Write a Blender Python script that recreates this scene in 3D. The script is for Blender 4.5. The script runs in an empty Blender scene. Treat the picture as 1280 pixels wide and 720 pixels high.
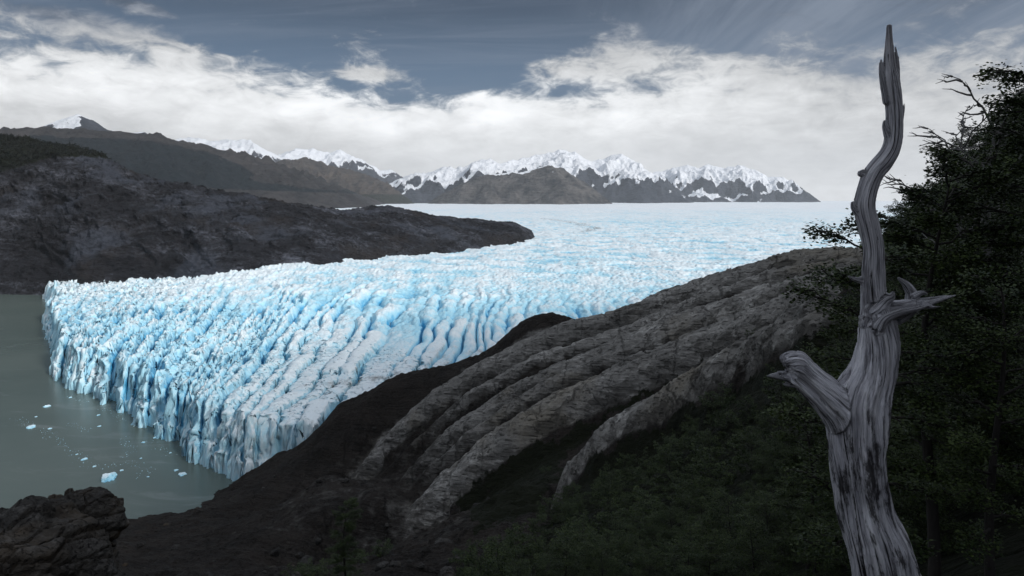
import bpy, math, random
import numpy as np

# ------------------------------------------------------------------ basics
F = 834.0            # focal length in photo pixels (1280 wide)
VH = 250.0           # horizon row
HC = 120.0           # eye height over the lake, metres
scene = bpy.context.scene
COL = scene.collection
random.seed(7)
rng = np.random.default_rng(11)


def W(u, v, Y):
    """world point seen in direction (u, v) at depth Y"""
    return np.array([(u - 640) / F * Y, Y, HC - (v - VH) / F * Y])


def WZ(u, v, z):
    Y = F * (HC - z) / (v - VH)
    return W(u, v, Y)


def sstep(a, b, x):
    t = np.clip((x - a) / (b - a), 0, 1)
    return t * t * (3 - 2 * t)


# ------------------------------------------------------------------ noise
def _h(ix, iy, iz, seed):
    h = (ix.astype(np.uint32) * np.uint32(374761393) + iy.astype(np.uint32) * np.uint32(668265263)
         + iz.astype(np.uint32) * np.uint32(2246822519) + np.uint32((seed * 3266489917) & 0xffffffff))
    h = (h ^ (h >> np.uint32(13))) * np.uint32(1274126177)
    h = (h ^ (h >> np.uint32(16))) * np.uint32(2654435769)
    return h ^ (h >> np.uint32(15))


def rnd(ix, iy, iz, seed):
    return _h(ix, iy, iz, seed).astype(np.float64) / 4294967295.0


def pn2(x, y, seed=0):
    x0 = np.floor(x).astype(np.int64); y0 = np.floor(y).astype(np.int64)
    fx = x - x0; fy = y - y0
    ux = fx * fx * fx * (fx * (fx * 6 - 15) + 10); uy = fy * fy * fy * (fy * (fy * 6 - 15) + 10)
    z = np.zeros_like(x0)

    def g(i, j):
        a = rnd(x0 + i, y0 + j, z, seed) * 2 * math.pi
        return np.cos(a) * (fx - i) + np.sin(a) * (fy - j)
    a = g(0, 0) * (1 - ux) + g(1, 0) * ux
    b = g(0, 1) * (1 - ux) + g(1, 1) * ux
    return (a * (1 - uy) + b * uy) * 1.5


def pn3(x, y, zc, seed=0):
    x0 = np.floor(x).astype(np.int64); y0 = np.floor(y).astype(np.int64); z0 = np.floor(zc).astype(np.int64)
    fx = x - x0; fy = y - y0; fz = zc - z0
    s = lambda t: t * t * (3 - 2 * t)
    ux, uy, uz = s(fx), s(fy), s(fz)
    out = 0
    for i in (0, 1):
        for j in (0, 1):
            for k in (0, 1):
                w = (ux if i else 1 - ux) * (uy if j else 1 - uy) * (uz if k else 1 - uz)
                out = out + w * rnd(x0 + i, y0 + j, z0 + k, seed)
    return out * 2 - 1


def fbm2(x, y, o=5, seed=0, gain=.5, ridged=False):
    s = 0; a = 1; t = 0
    for i in range(o):
        n = pn2(x, y, seed + i * 17)
        if ridged:
            n = 1 - 2 * np.abs(n)
        s = s + a * n; t += a; a *= gain
        x, y = (x * 1.6 - y * 1.2) + 3.1, (x * 1.2 + y * 1.6) - 7.7
    return s / t


def fbm3(x, y, z, o=4, seed=0, gain=.5):
    s = 0; a = 1; t = 0
    for i in range(o):
        s = s + a * pn3(x, y, z, seed + i * 13); t += a; a *= gain
        x, y, z = x * 2.03 + 5.2, y * 2.03 - 1.3, z * 2.03 + 9.1
    return s / t


def voro(x, y, seed=0, jit=.9):
    x0 = np.floor(x).astype(np.int64); y0 = np.floor(y).astype(np.int64)
    F1 = np.full(x.shape, 9.); F2 = np.full(x.shape, 9.)
    cid = np.zeros(x.shape); cx = np.zeros(x.shape); cy = np.zeros(x.shape)
    z = np.zeros_like(x0)
    for i in (-1, 0, 1):
        for j in (-1, 0, 1):
            px = x0 + i + .5 + (rnd(x0 + i, y0 + j, z, seed) - .5) * jit
            py = y0 + j + .5 + (rnd(x0 + i, y0 + j, z + 1, seed) - .5) * jit
            d = np.hypot(px - x, py - y)
            c = rnd(x0 + i, y0 + j, z + 2, seed)
            m = d < F1
            F2 = np.where(m, F1, np.minimum(F2, d))
            cid = np.where(m, c, cid); cx = np.where(m, x - px, cx); cy = np.where(m, y - py, cy)
            F1 = np.where(m, d, F1)
    return F1, F2, cid, cx, cy


def voro3(x, y, z, seed=0):
    """nearest-cell random value of a 3-D cell pattern"""
    x0, y0, z0 = (np.floor(a).astype(np.int64) for a in (x, y, z))
    F1 = np.full(x.shape, 9.); c1 = np.zeros(x.shape); c2 = np.zeros(x.shape)
    for i in (-1, 0, 1):
        for j in (-1, 0, 1):
            for k in (-1, 0, 1):
                d = ((x0 + i + rnd(x0 + i, y0 + j, z0 + k, seed) - x) ** 2 + (y0 + j + rnd(x0 + i, y0 + j, z0 + k, seed + 1) - y) ** 2
                     + (z0 + k + rnd(x0 + i, y0 + j, z0 + k, seed + 2) - z) ** 2)
                m = d < F1
                c1 = np.where(m, rnd(x0 + i, y0 + j, z0 + k, seed + 3), c1); c2 = np.where(m, rnd(x0 + i, y0 + j, z0 + k, seed + 4), c2)
                F1 = np.where(m, d, F1)
    return c1, c2


def seg_dist(x, y, poly):
    """distance, arc parameter (0..n-1) and side to a polyline"""
    best = np.full(x.shape, 1e18); par = np.zeros(x.shape); side = np.zeros(x.shape)
    for k in range(len(poly) - 1):
        ax, ay = poly[k][:2]; bx, by = poly[k + 1][:2]
        dx, dy = bx - ax, by - ay
        L = dx * dx + dy * dy + 1e-9
        t = np.clip(((x - ax) * dx + (y - ay) * dy) / L, 0, 1)
        ex = x - ax - t * dx; ey = y - ay - t * dy
        d = ex * ex + ey * ey
        m = d < best
        best = np.where(m, d, best); par = np.where(m, k + t, par)
        side = np.where(m, np.sign(dx * ey - dy * ex), side)
    return np.sqrt(best), par, side


def in_poly(x, y, poly):
    c = np.zeros(x.shape, bool)
    n = len(poly)
    for i in range(n):
        x1, y1 = poly[i][:2]; x2, y2 = poly[(i + 1) % n][:2]
        m = ((y1 > y) != (y2 > y)) & (x < (x2 - x1) * (y - y1) / (y2 - y1 + 1e-12) + x1)
        c ^= m
    return c


# ------------------------------------------------------------------ mesh helpers
def new_mesh(name, V, Fc, mat=None, attrs=None, smooth=True, parent=None):
    V = np.asarray(V, np.float32); Fc = np.asarray(Fc, np.int32)
    me = bpy.data.meshes.new(name)
    nf, k = Fc.shape
    me.vertices.add(len(V)); me.vertices.foreach_set('co', V.ravel())
    me.loops.add(nf * k); me.loops.foreach_set('vertex_index', Fc.ravel())
    me.polygons.add(nf)
    me.polygons.foreach_set('loop_start', np.arange(0, nf * k, k, dtype=np.int32))
    me.polygons.foreach_set('loop_total', np.full(nf, k, np.int32))
    me.polygons.foreach_set('use_smooth', np.full(nf, smooth, bool))
    me.update(calc_edges=True)
    me.validate()
    for nm, arr in (attrs or {}).items():
        arr = np.asarray(arr, np.float32)
        if arr.ndim == 1:
            a = me.attributes.new(nm, 'FLOAT', 'POINT'); a.data.foreach_set('value', arr)
        else:
            a = me.attributes.new(nm, 'FLOAT_VECTOR', 'POINT'); a.data.foreach_set('vector', arr.ravel())
    if mat:
        me.materials.append(mat)
    ob = bpy.data.objects.new(name, me); COL.objects.link(ob)
    if parent:
        ob.parent = parent
    return ob


def compact(V, Fc, attrs):
    used = np.zeros(len(V), bool); used[Fc.ravel()] = True
    idx = np.cumsum(used) - 1
    return V[used], idx[Fc], {k: a[used] for k, a in attrs.items()}


def grid_faces(nr, nc):
    i = np.arange(nr - 1)[:, None] * nc + np.arange(nc - 1)[None, :]
    return np.stack([i, i + 1, i + nc + 1, i + nc], -1).reshape(-1, 4)


def tube(path, rad, seg=6, cap=True):
    P = np.asarray(path, float); R = np.asarray(rad, float); n = len(P)
    T = np.gradient(P, axis=0); T /= np.linalg.norm(T, axis=1)[:, None] + 1e-9
    ref = np.array([0.31, 0.95, 0.05]) if abs(T[0][1]) < .8 else np.array([1., 0, 0])
    A = np.cross(T, ref); A /= np.linalg.norm(A, axis=1)[:, None] + 1e-9
    B = np.cross(T, A)
    th = np.arange(seg) / seg * 2 * math.pi
    V = P[:, None, :] + R[:, None, None] * (np.cos(th)[None, :, None] * A[:, None, :] + np.sin(th)[None, :, None] * B[:, None, :])
    V = V.reshape(-1, 3)
    i = np.arange(n - 1)[:, None] * seg; j = np.arange(seg)[None, :]; j2 = (j + 1) % seg
    Fc = np.stack([i + j, i + j2, i + seg + j2, i + seg + j], -1).reshape(-1, 4)
    if cap:
        V = np.vstack([V, P[:1], P[-1:]])
        a, b = n * seg, n * seg + 1
        jj = np.arange(seg); jn = (jj + 1) % seg
        c1 = np.stack([np.full(seg, a), jn, jj, jj], -1)
        c2 = np.stack([np.full(seg, b), (n - 1) * seg + jj, (n - 1) * seg + jn, (n - 1) * seg + jn], -1)
        return V, Fc, np.vstack([c1, c2])[:, :3]
    return V, Fc, None


def tag(o, label=None, cat=None, group=None, kind=None):
    if label: o['label'] = label
    if cat: o['category'] = cat
    if group: o['group'] = group
    if kind: o['kind'] = kind
    return o


def empty(name, loc=(0, 0, 0)):
    o = bpy.data.objects.new(name, None); COL.objects.link(o); o.location = loc
    o.empty_display_size = .2
    return o


# ------------------------------------------------------------------ node helper
class NT:
    def __init__(s, tree):
        s.t = tree; s.n = tree.nodes; s.l = tree.links

    def _in(s, sock, v):
        if isinstance(v, bpy.types.NodeSocket):
            s.l.new(v, sock)
        elif isinstance(v, (tuple, list)) and sock.type == 'RGBA' and len(v) == 3:
            sock.default_value = (*v, 1)
        else:
            sock.default_value = v

    def m(s, op, a, b=0.0, c=None, clamp=False):
        n = s.n.new('ShaderNodeMath'); n.operation = op; n.use_clamp = clamp
        s._in(n.inputs[0], a); s._in(n.inputs[1], b)
        if c is not None: s._in(n.inputs[2], c)
        return n.outputs[0]

    def add(s, a, b): return s.m('ADD', a, b)
    def mul(s, a, b): return s.m('MULTIPLY', a, b)
    def sub(s, a, b): return s.m('SUBTRACT', a, b)

    def v(s, op, a, b=(0, 0, 0)):
        n = s.n.new('ShaderNodeVectorMath'); n.operation = op
        s._in(n.inputs[0], a); s._in(n.inputs[1], b)
        return n.outputs[0]

    def smooth(s, x, a, b, lo=0., hi=1., kind='SMOOTHSTEP'):
        n = s.n.new('ShaderNodeMapRange'); n.interpolation_type = kind; n.clamp = True
        s._in(n.inputs[0], x); s._in(n.inputs[1], a); s._in(n.inputs[2], b); s._in(n.inputs[3], lo); s._in(n.inputs[4], hi)
        return n.outputs[0]

    def noise(s, vec, scale=1., detail=5., rough=.55, dist=0., lac=2.):
        n = s.n.new('ShaderNodeTexNoise')
        if vec is not None: s._in(n.inputs['Vector'], vec)
        s._in(n.inputs['Scale'], scale); n.inputs['Detail'].default_value = detail
        n.inputs['Roughness'].default_value = rough; n.inputs['Distortion'].default_value = dist
        n.inputs['Lacunarity'].default_value = lac
        return n.outputs[0]

    def vor(s, vec, scale=1., feature='DISTANCE_TO_EDGE'):
        n = s.n.new('ShaderNodeTexVoronoi'); n.feature = feature
        s._in(n.inputs['Vector'], vec); s._in(n.inputs['Scale'], scale)
        return n.outputs[0]

    def mix(s, f, a, b):
        n = s.n.new('ShaderNodeMix'); n.data_type = 'RGBA'
        s._in(n.inputs[0], f); s._in(n.inputs[6], a); s._in(n.inputs[7], b)
        return n.outputs[2]

    def attr(s, name, vec=False):
        n = s.n.new('ShaderNodeAttribute'); n.attribute_name = name
        return n.outputs['Vector'] if vec else n.outputs['Fac']

    def pos(s): return s.n.new('ShaderNodeNewGeometry').outputs['Position']
    def nor(s): return s.n.new('ShaderNodeNewGeometry').outputs['Normal']
    def objc(s): return s.n.new('ShaderNodeTexCoord').outputs['Object']

    def sep(s, v):
        n = s.n.new('ShaderNodeSeparateXYZ'); s._in(n.inputs[0], v); return n.outputs

    def comb(s, x, y, z):
        n = s.n.new('ShaderNodeCombineXYZ')
        s._in(n.inputs[0], x); s._in(n.inputs[1], y); s._in(n.inputs[2], z); return n.outputs[0]

    def map(s, v, scale=(1, 1, 1), rot=(0, 0, 0), loc=(0, 0, 0)):
        n = s.n.new('ShaderNodeMapping'); s._in(n.inputs[0], v)
        n.inputs['Location'].default_value = loc; n.inputs['Rotation'].default_value = rot; n.inputs['Scale'].default_value = scale
        return n.outputs[0]

    def bump(s, h, strength=1., dist=1., normal=None):
        n = s.n.new('ShaderNodeBump'); s._in(n.inputs['Height'], h)
        n.inputs['Strength'].default_value = strength; n.inputs['Distance'].default_value = dist
        if normal is not None: s._in(n.inputs['Normal'], normal)
        return n.outputs[0]


def material(name):
    m = bpy.data.materials.new(name); m.use_nodes = True
    nt = m.node_tree
    b = nt.nodes['Principled BSDF']
    return m, NT(nt), b


def principled(n, b, color, rough=.8, normal=None, spec=.3):
    n._in(b.inputs['Base Color'], color); n._in(b.inputs['Roughness'], rough)
    b.inputs['Specular IOR Level'].default_value = spec
    if normal is not None: n._in(b.inputs['Normal'], normal)


# ------------------------------------------------------------------ materials
def mat_ice():
    m, n, b = material('glacier_ice')
    p = n.pos()
    dep = n.attr('deep'); dirt = n.attr('dirt')
    nz = n.sep(n.nor())[2]
    steep = n.smooth(nz, .25, .8, 1., 0.)
    big = n.add(n.mul(n.noise(n.map(p, (.004, .0016, .01)), 1., 4), .55), n.mul(n.noise(n.map(p, (.022, .0045, .01), (0, 0, -.22)), 1., 6, .6, .6), .45))
    fine = n.noise(n.map(p, (.35, .12, .2)), 1., 6, .65)
    fine2 = n.noise(n.map(p, (.05, .02, .05)), 1., 6, .65)
    blue = n.add(n.mul(dep, .78), n.mul(steep, .22))
    blue = n.add(blue, n.mul(n.sub(fine, .5), .7))
    blue = n.add(blue, n.mul(n.sub(fine2, .5), .75))
    blue = n.add(n.add(blue, .055), n.mul(n.sub(big, .5), 1.3))
    f = n.m('MULTIPLY', blue, 1., clamp=True)
    c = n.mix(n.smooth(f, .0, .5), (.80, .885, .925), (.42, .73, .87))
    c = n.mix(n.smooth(f, .42, 1.0), c, (.05, .37, .64))
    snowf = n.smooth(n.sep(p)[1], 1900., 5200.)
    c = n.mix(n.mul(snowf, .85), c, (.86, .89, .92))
    dn = n.noise(n.map(p, (.12, .05, .12)), 1., 6, .7)
    dm = n.smooth(n.add(dirt, n.mul(n.sub(dn, .5), 1.6)), .45, .95)
    c = n.mix(dm, c, (.24, .235, .23))
    bn = n.bump(n.add(fine, n.mul(n.noise(n.map(p, (1.2, .7, .7)), 1., 5, .6), .6)), .5, .9)
    principled(n, b, c, .5, bn, .35)
    return m


def mat_rock(name, dark, mid, light, angle=0., scale=1., warm=None, moss_shade_attr=None, strata=(1., 8., 6.), bump=1., extra=None, jointmix=.8):
    m, n, b = material(name)
    p = n.map(n.pos(), (1, 1, 1), (0, 0, angle))
    warpn = n.noise(p, .035 * scale, 3)
    pw = n.v('ADD', p, n.comb(n.mul(warpn, 9 / scale), n.mul(warpn, 9 / scale), n.mul(warpn, 7 / scale)))
    st = n.noise(n.map(pw, tuple(.035 * scale * k for k in strata)), 1., 7, .62)
    st2 = n.noise(n.map(pw, tuple(.15 * scale * k for k in strata)), 1., 6, .65)
    bl = n.noise(p, .022 * scale, 6, .6)
    fi = n.noise(p, .9 * scale, 6, .68)
    k = n.add(n.mul(st, .45), n.add(n.mul(st2, .3), n.add(n.mul(bl, .35), n.mul(fi, .25))))
    c = n.mix(n.smooth(k, .5, .68), dark, mid)
    c = n.mix(n.smooth(k, .66, .86), c, light)
    if warm:
        c = n.mix(n.mul(n.smooth(n.noise(p, .03 * scale, 5, .6), .5, .7), .7), c, warm)
    cr = n.vor(n.v('ADD', n.map(p, (.07 * scale, .035 * scale, .03 * scale)), n.comb(n.mul(fi, .3), n.mul(bl, 1.2), 0.)), 1.)
    crm = n.smooth(cr, 0., .014, 1., 0.)
    bed = n.smooth(n.noise(n.map(pw, tuple(.34 * scale * k_ for k_ in strata)), 1., 4, .6), .44, .34)
    c = n.mix(n.mul(n.m('MAXIMUM', n.mul(crm, .30), n.mul(bed, .75)), jointmix), c, tuple(.35 * q_ for q_ in dark))
    h = n.add(n.mul(st, 1.3), n.add(n.mul(st2, .8), n.add(n.mul(fi, .35), n.add(n.mul(crm, -.3), n.mul(bed, -.35)))))
    if extra: c = extra(n, c, p)
    if moss_shade_attr:
        g = n.attr(moss_shade_attr)
        gm = n.smooth(n.add(g, n.mul(n.sub(n.noise(p, .5, 6, .7), .5), 1.5)), .45, .75)
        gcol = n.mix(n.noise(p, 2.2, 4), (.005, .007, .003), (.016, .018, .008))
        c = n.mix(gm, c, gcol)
    bn = n.bump(h, bump, 1.6 / scale)
    principled(n, b, c, .9, bn, .15)
    return m


def mat_water():
    m, n, b = material('glacial_lake_water')
    p = n.pos()
    w = n.add(n.noise(n.map(p, (.9, .5, 1)), 1., 4), n.mul(n.noise(n.map(p, (.06, .04, 1)), 1., 3), 1.5))
    silt = n.noise(n.map(p, (.006, .010, 1), (0, 0, .5)), 1., 5)
    c = n.mix(n.smooth(silt, .35, .7), (.085, .113, .102), (.115, .143, .128))
    milk = n.smooth(n.noise(n.map(p, (.016, .045, 1), (0, 0, .75)), 1., 7, .62, 1.2), .56, .74)
    c = n.mix(n.mul(milk, .42), c, (.26, .29, .29))
    principled(n, b, c, .27, n.bump(w, .16, .25), .5)
    b.inputs['IOR'].default_value = 1.33
    return m


def mat_mountain(name, rock_a, rock_b, snow=True, forest=None):
    m, n, b = material(name)
    p = n.pos()
    k = n.add(n.mul(n.noise(p, .006, 8, .62), .6), n.mul(n.noise(n.map(p, (.012, .012, .05)), 1., 6, .6), .4))
    c = n.mix(n.smooth(k, .36, .66), rock_a, rock_b)
    if forest:
        fa = n.attr('forest')
        fm = n.smooth(n.add(fa, n.mul(n.sub(n.noise(p, .012, 7, .65), .5), 1.0)), .45, .6)
        fc = n.mix(n.noise(p, .05, 5, .7), forest[0], forest[1])
        c = n.mix(fm, c, fc)
    h = n.add(k, n.mul(n.noise(p, .05, 6, .65), .25))
    if snow:
        sm = n.smooth(n.add(n.attr('snow'), n.mul(n.sub(n.noise(n.map(p, (.012, .012, .0035)), 1., 8, .64), .5), .85)), .45, .52)
        c = n.mix(sm, c, (.82, .85, .9))
    bn = n.bump(h, 1., 70.)
    principled(n, b, c, .9, bn, .1)
    return m


def mat_wood():
    m, n, b = material('weathered_dead_wood')
    g = n.attr('grain', True)
    ch = n.attr('char_dark')
    a = n.noise(n.v('SCALE', g), 1., 2)
    fine = n.noise(n.map(g, (60, 60, 7)), 1., 7, .70, .3)
    mid = n.noise(n.map(g, (15, 15, 2.6)), 1., 6, .62, .5)
    blot = n.noise(n.map(g, (4, 4, 2.6)), 1., 7, .66)
    k = n.add(n.mul(fine, .6), n.mul(mid, .5))
    c = n.mix(n.smooth(k, .41, .57), (.09, .088, .10), (.62, .61, .66))
    c = n.mix(n.smooth(k, .55, .68), c, (.90, .89, .92))
    c = n.mix(n.mul(n.smooth(blot, .53, .62), .75), c, (.15, .145, .16))
    fleck = n.smooth(n.noise(n.map(g, (26, 26, 9)), 1., 5, .66, .4), .62, .68)
    c = n.mix(n.mul(fleck, .9), c, (.028, .026, .026))
    crack = n.smooth(n.noise(n.map(g, (38, 38, 2.6)), 1., 4, .6, .25), .39, .335)
    c = n.mix(n.mul(crack, .95), c, (.012, .011, .012))
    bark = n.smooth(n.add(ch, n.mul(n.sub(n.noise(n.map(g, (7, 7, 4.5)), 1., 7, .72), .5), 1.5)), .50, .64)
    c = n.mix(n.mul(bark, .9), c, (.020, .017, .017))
    h = n.add(n.add(n.mul(fine, 1.3), mid), n.add(n.mul(crack, -.7), n.mul(bark, .35)))
    principled(n, b, c, .8, n.bump(h, 1., .035), .2)
    return m


def mat_leaf(name='beech_leaves', ca=(.009, .020, .005), cb=(.050, .072, .016)):
    m, n, b = material(name)
    t = n.attr('tone')
    c = n.mix(t, ca, cb)
    rgb = c
    principled(n, b, rgb, .6, None, .25)
    return m


def mat_bark(name='dark_bark', c0=(.014, .012, .011), c1=(.05, .046, .043)):
    m, n, b = material(name)
    p = n.objc()
    k = n.noise(n.map(p, (20, 20, 4)), 1., 5, .6)
    principled(n, b, n.mix(k, c0, c1), .9, n.bump(k, .6, .02), .15)
    return m


M_ICE = mat_ice(); M_WATER = mat_water(); M_WOOD = mat_wood(); M_LEAF = mat_leaf(); M_BARK = mat_bark()
M_FARLEAF = mat_leaf('dark_far_leaves', (.004, .006, .004), (.012, .016, .009))
M_GREYBARK = mat_bark('grey_bark', (.05, .05, .05), (.16, .155, .15))

# ------------------------------------------------------------------ near ground (hill, gully, ribbed rock spur)
RIBS = [  # (u, v, Y) polylines, radius, crispness
    ([(1075, 314, 197), (990, 317, 208), (900, 345, 218), (830, 366, 226), (760, 392, 234), (690, 412, 238), (600, 455, 243), (540, 492, 246), (480, 545, 248), (440, 592, 243), (395, 632, 232)], 6.2),
    ([(1050, 334, 180), (930, 370, 192), (830, 402, 203), (740, 440, 210), (650, 480, 215), (570, 528, 218), (515, 578, 217), (455, 632, 208)], 5.4),
    ([(1062, 324, 189), (960, 342, 201), (860, 378, 212), (770, 414, 222), (670, 446, 227), (590, 488, 231), (525, 540, 233), (470, 596, 229)], 3.4),
    ([(1056, 339, 166), (980, 356, 176), (880, 396, 188), (790, 428, 197), (690, 474, 203), (600, 528, 206), (540, 580, 205), (485, 630, 200)], 3.4),
    ([(1062, 344, 152), (1000, 366, 163), (900, 408, 175), (790, 450, 184), (700, 494, 190), (620, 540, 193), (560, 585, 194), (505, 634, 189), (440, 686, 178)], 7.6),
    ([(1040, 376, 84), (1000, 394, 90), (950, 426, 97), (850, 484, 108), (760, 532, 118), (712, 582, 124), (686, 632, 123), (664, 680, 118)], 4.2),
    ([(1030, 392, 70), (985, 412, 75), (940, 446, 80), (895, 490, 83)], 2.6),
]
RIBW = [(np.array([W(*q) for q in p]), r) for p, r in RIBS]
CP = []
def cp(*pts):
    for q in pts: CP.append(q)
def cpx(*pts):
    for q in pts: CP.append(tuple(W(*q)))
# around the camera
cp((0, 0, 118.3), (-3, -3, 119.2), (3, 0, 118.2), (0, 2, 117.4), (0, 10, 111.0), (0, 25, 101.0), (-10, 10, 111.5), (-12, -10, 119), (0, -12, 119.5), (0, -40, 122),
   (7, 6, 115.6), (12, 0, 119), (25, 0, 126), (10, -15, 122))
cp((0, 60, 84.5), (0, 100, 70), (0, 140, 58))
cpx((400, 722, 150), (400, 650, 190), (400, 605, 220), (470, 640, 190), (345, 575, 283), (425, 512, 272), (480, 486, 266), (320, 600, 270))
cpx((300, 603, 284), (250, 640, 256.6), (200, 650, 250), (130, 655, 247), (200, 700, 190), (200, 724, 170), (130, 724, 150), (300, 660, 215), (300, 720, 160))
cp((-25, 36, 98.5), (-40, 60, 82), (-60, 100, 60), (-15, 36, 96.5), (-50, 30, 98), (-190, 236, 0), (-150, 150, 30), (-120, 80, 70), (-200, 100, 45), (-300, 180, 0), (-300, 80, 50), (-450, 150, 10))
cp((-200, 300, -16), (-125, 320, -18), (-160, 262, -8), (-300, 260, -20), (-400, 300, -25), (-500, 500, -30), (-100, 300, -6), (-300, 500, -30))
cp((-60, 308, 8), (-20, 325, 12), (30, 330, 20), (100, 330, 25), (200, 420, 30), (160, 300, 70), (0, 500, 0), (300, 600, 20))
cpx((520, 474, 264), (580, 460, 258), (650, 414, 252), (690, 398, 252))
cpx((1100, 305, 190), (1130, 300, 170))
cp((105, 150, 124), (140, 190, 137), (172, 220, 150), (60, 90, 121), (54, 70, 124), (57, 80, 122.5), (100, 80, 165), (200, 80, 240), (300, 100, 292), (250, 400, 95), (360, 450, 140),
   (400, 300, 215), (400, 100, 335), (300, -100, 300), (150, -100, 212), (250, -250, 335), (150, -250, 270), (60, -200, 190), (-100, -80, 112), (300, 200, 212), (230, 230, 165), (0, -200, 150), (-300, -100, 60), (400, -250, 340), (-300, -300, 120))  # unseen hill right and behind, shaped to shade the foreground
cp((15.3, 20, 111.4), (7.7, 10, 114.2), (27, 50, 107.5), (39, 80, 105.0), (3.8, 7, 115.7), (20, 10, 118.5), (30, 30, 117), (36, 50, 115))
cpx((1000, 500, 60), (900, 604, 60), (900, 730, 35), (800, 640, 90), (760, 722, 60), (700, 650, 115), (1080, 470, 52))
for P, r in RIBW:
    for q in P[::2]:
        CP.append((q[0], q[1], q[2] - r * 1.8))
CP = np.array(CP)
_c2 = 4.0


def _ker(x, y):
    d2 = (x[:, None] - CP[None, :, 0]) ** 2 + (y[:, None] - CP[None, :, 1]) ** 2
    return np.sqrt(d2 + _c2)


_n = len(CP)
_A = np.zeros((_n + 3, _n + 3))
_A[:_n, :_n] = _ker(CP[:, 0], CP[:, 1]) - 0.6 * np.eye(_n)
_A[:_n, _n] = 1; _A[:_n, _n + 1] = CP[:, 0]; _A[:_n, _n + 2] = CP[:, 1]
_A[_n:, :_n] = _A[:_n, _n:].T
_w = np.linalg.solve(_A, np.concatenate([CP[:, 2], [0, 0, 0]]))
RD = np.array([-.96, .28]); RD /= np.linalg.norm(RD)
RANG = math.atan2(RD[1], RD[0])


def ground(x, y, detail=True):
    x = np.asarray(x, float); y = np.asarray(y, float); sh = x.shape
    x = x.ravel(); y = y.ravel()
    z = np.empty_like(x)
    for i in range(0, len(x), 60000):
        s = slice(i, i + 60000)
        z[s] = _ker(x[s], y[s]) @ _w[:_n] + _w[_n] + _w[_n + 1] * x[s] + _w[_n + 2] * y[s]
    rock = np.zeros_like(z)
    wx = x + 1.1 * fbm2(x * .05, y * .05, 3, 91); wy = y + 1.1 * fbm2(x * .05, y * .05, 3, 92)
    s_ = wx * RD[0] + wy * RD[1]; t_ = -wx * RD[1] + wy * RD[0]
    for k, (P, r) in enumerate(RIBW):
        d, par, side = seg_dist(wx, wy, P[:, :2])
        i0 = np.clip(par.astype(int), 0, len(P) - 2); f = par - i0
        zr = P[i0, 2] * (1 - f) + P[i0 + 1, 2] * f
        # joints cut across the rib, slabs step up and down
        cell = np.floor(s_ / 9.0 + 1.3 * pn2(t_ * .06, s_ * .02, 5 + k))
        jump = (rnd(cell.astype(np.int64), np.full(cell.shape, k), np.zeros(cell.shape, np.int64), 3) - .5) * r * .10
        endt = np.minimum(sstep(len(P) - 1.0, len(P) - 4.0, par), 1)
        rl_ = r * (.45 + .55 * endt) * (1 + .14 * pn2(s_ * .03, s_ * .01 + k * 7, 55 + k))
        dn = np.clip(d / rl_, 0, 1)
        zz = zr + jump - rl_ * 1.15 * (1 - np.sqrt(1 - dn ** 2.4 + 1e-6)) - (1 - endt) * r * .9 - 8 * np.maximum(d - rl_, 0) / r
        zz = zz + r * .075 * (1 - 2 * np.abs(pn2(t_ * 2.4 / r, s_ * .02, 33 + k))) - r * .03
        m = sstep(1.9 * r, 1.2 * r, d)
        kk = .8
        zs = np.maximum(z, zz) + np.maximum(0, kk - np.abs(z - zz)) ** 2 / (4 * kk)
        z = z * (1 - m) + zs * m
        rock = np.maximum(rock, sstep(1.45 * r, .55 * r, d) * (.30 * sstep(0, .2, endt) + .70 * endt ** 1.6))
    if detail:
        dist = np.hypot(x, y)
        sp = sstep(20, 90, dist)
        z = z + sp * (1 - .6 * rock) * (1.6 * fbm2(s_ * .022, t_ * .11, 5, 3, .55, True) + .8 * fbm2(x * .12, y * .12, 5, 21))
        z = z + (1 - .5 * sp) * .28 * fbm2(x * .5, y * .5, 5, 8) * sstep(2, 8, dist)
        er = fbm2(x * .028 + .4 * y * .028, y * .018 - x * .012, 5, 441, .58, True)
        z = z + sp * (1 - rock) * (2.2 * er + .55 * fbm2(x * .35, y * .35, 4, 442, .6, True)) * sstep(-3, 6, z)
        # broken bedding on rock
        q = 1.5 * fbm2(s_ * .012, t_ * .45 + z * .35, 5, 44, .6, True)
        z = z + rock * .75 * q
        # joints
        F1, F2, cid, _, _ = voro(s_ / 8.5 + .2 * fbm2(x * .2, y * .2, 2, 4), t_ / 3.2, 12)
        z = z - rock * .9 * sstep(.10, .0, F2 - F1) + rock * (cid - .5) * .8
    return z.reshape(sh), rock.reshape(sh)


th_f = np.linspace(-46, 50, 760)
th_b = np.linspace(50, 314, 150)[1:-1]
TH = np.radians(np.concatenate([th_f, th_b, [314]]))
RR = np.concatenate([[.6], np.geomspace(1.5, 40, 120), np.geomspace(40, 330, 520)[1:], np.geomspace(330, 760, 50)[1:]])
gx = RR[:, None] * np.sin(TH)[None, :]; gy = RR[:, None] * np.cos(TH)[None, :]
gz, grock = ground(gx, gy)


def proj(x, y, z):
    yy = np.maximum(y, .1)
    return 640 + F * x / yy, VH + F * (HC - z) / yy


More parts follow.
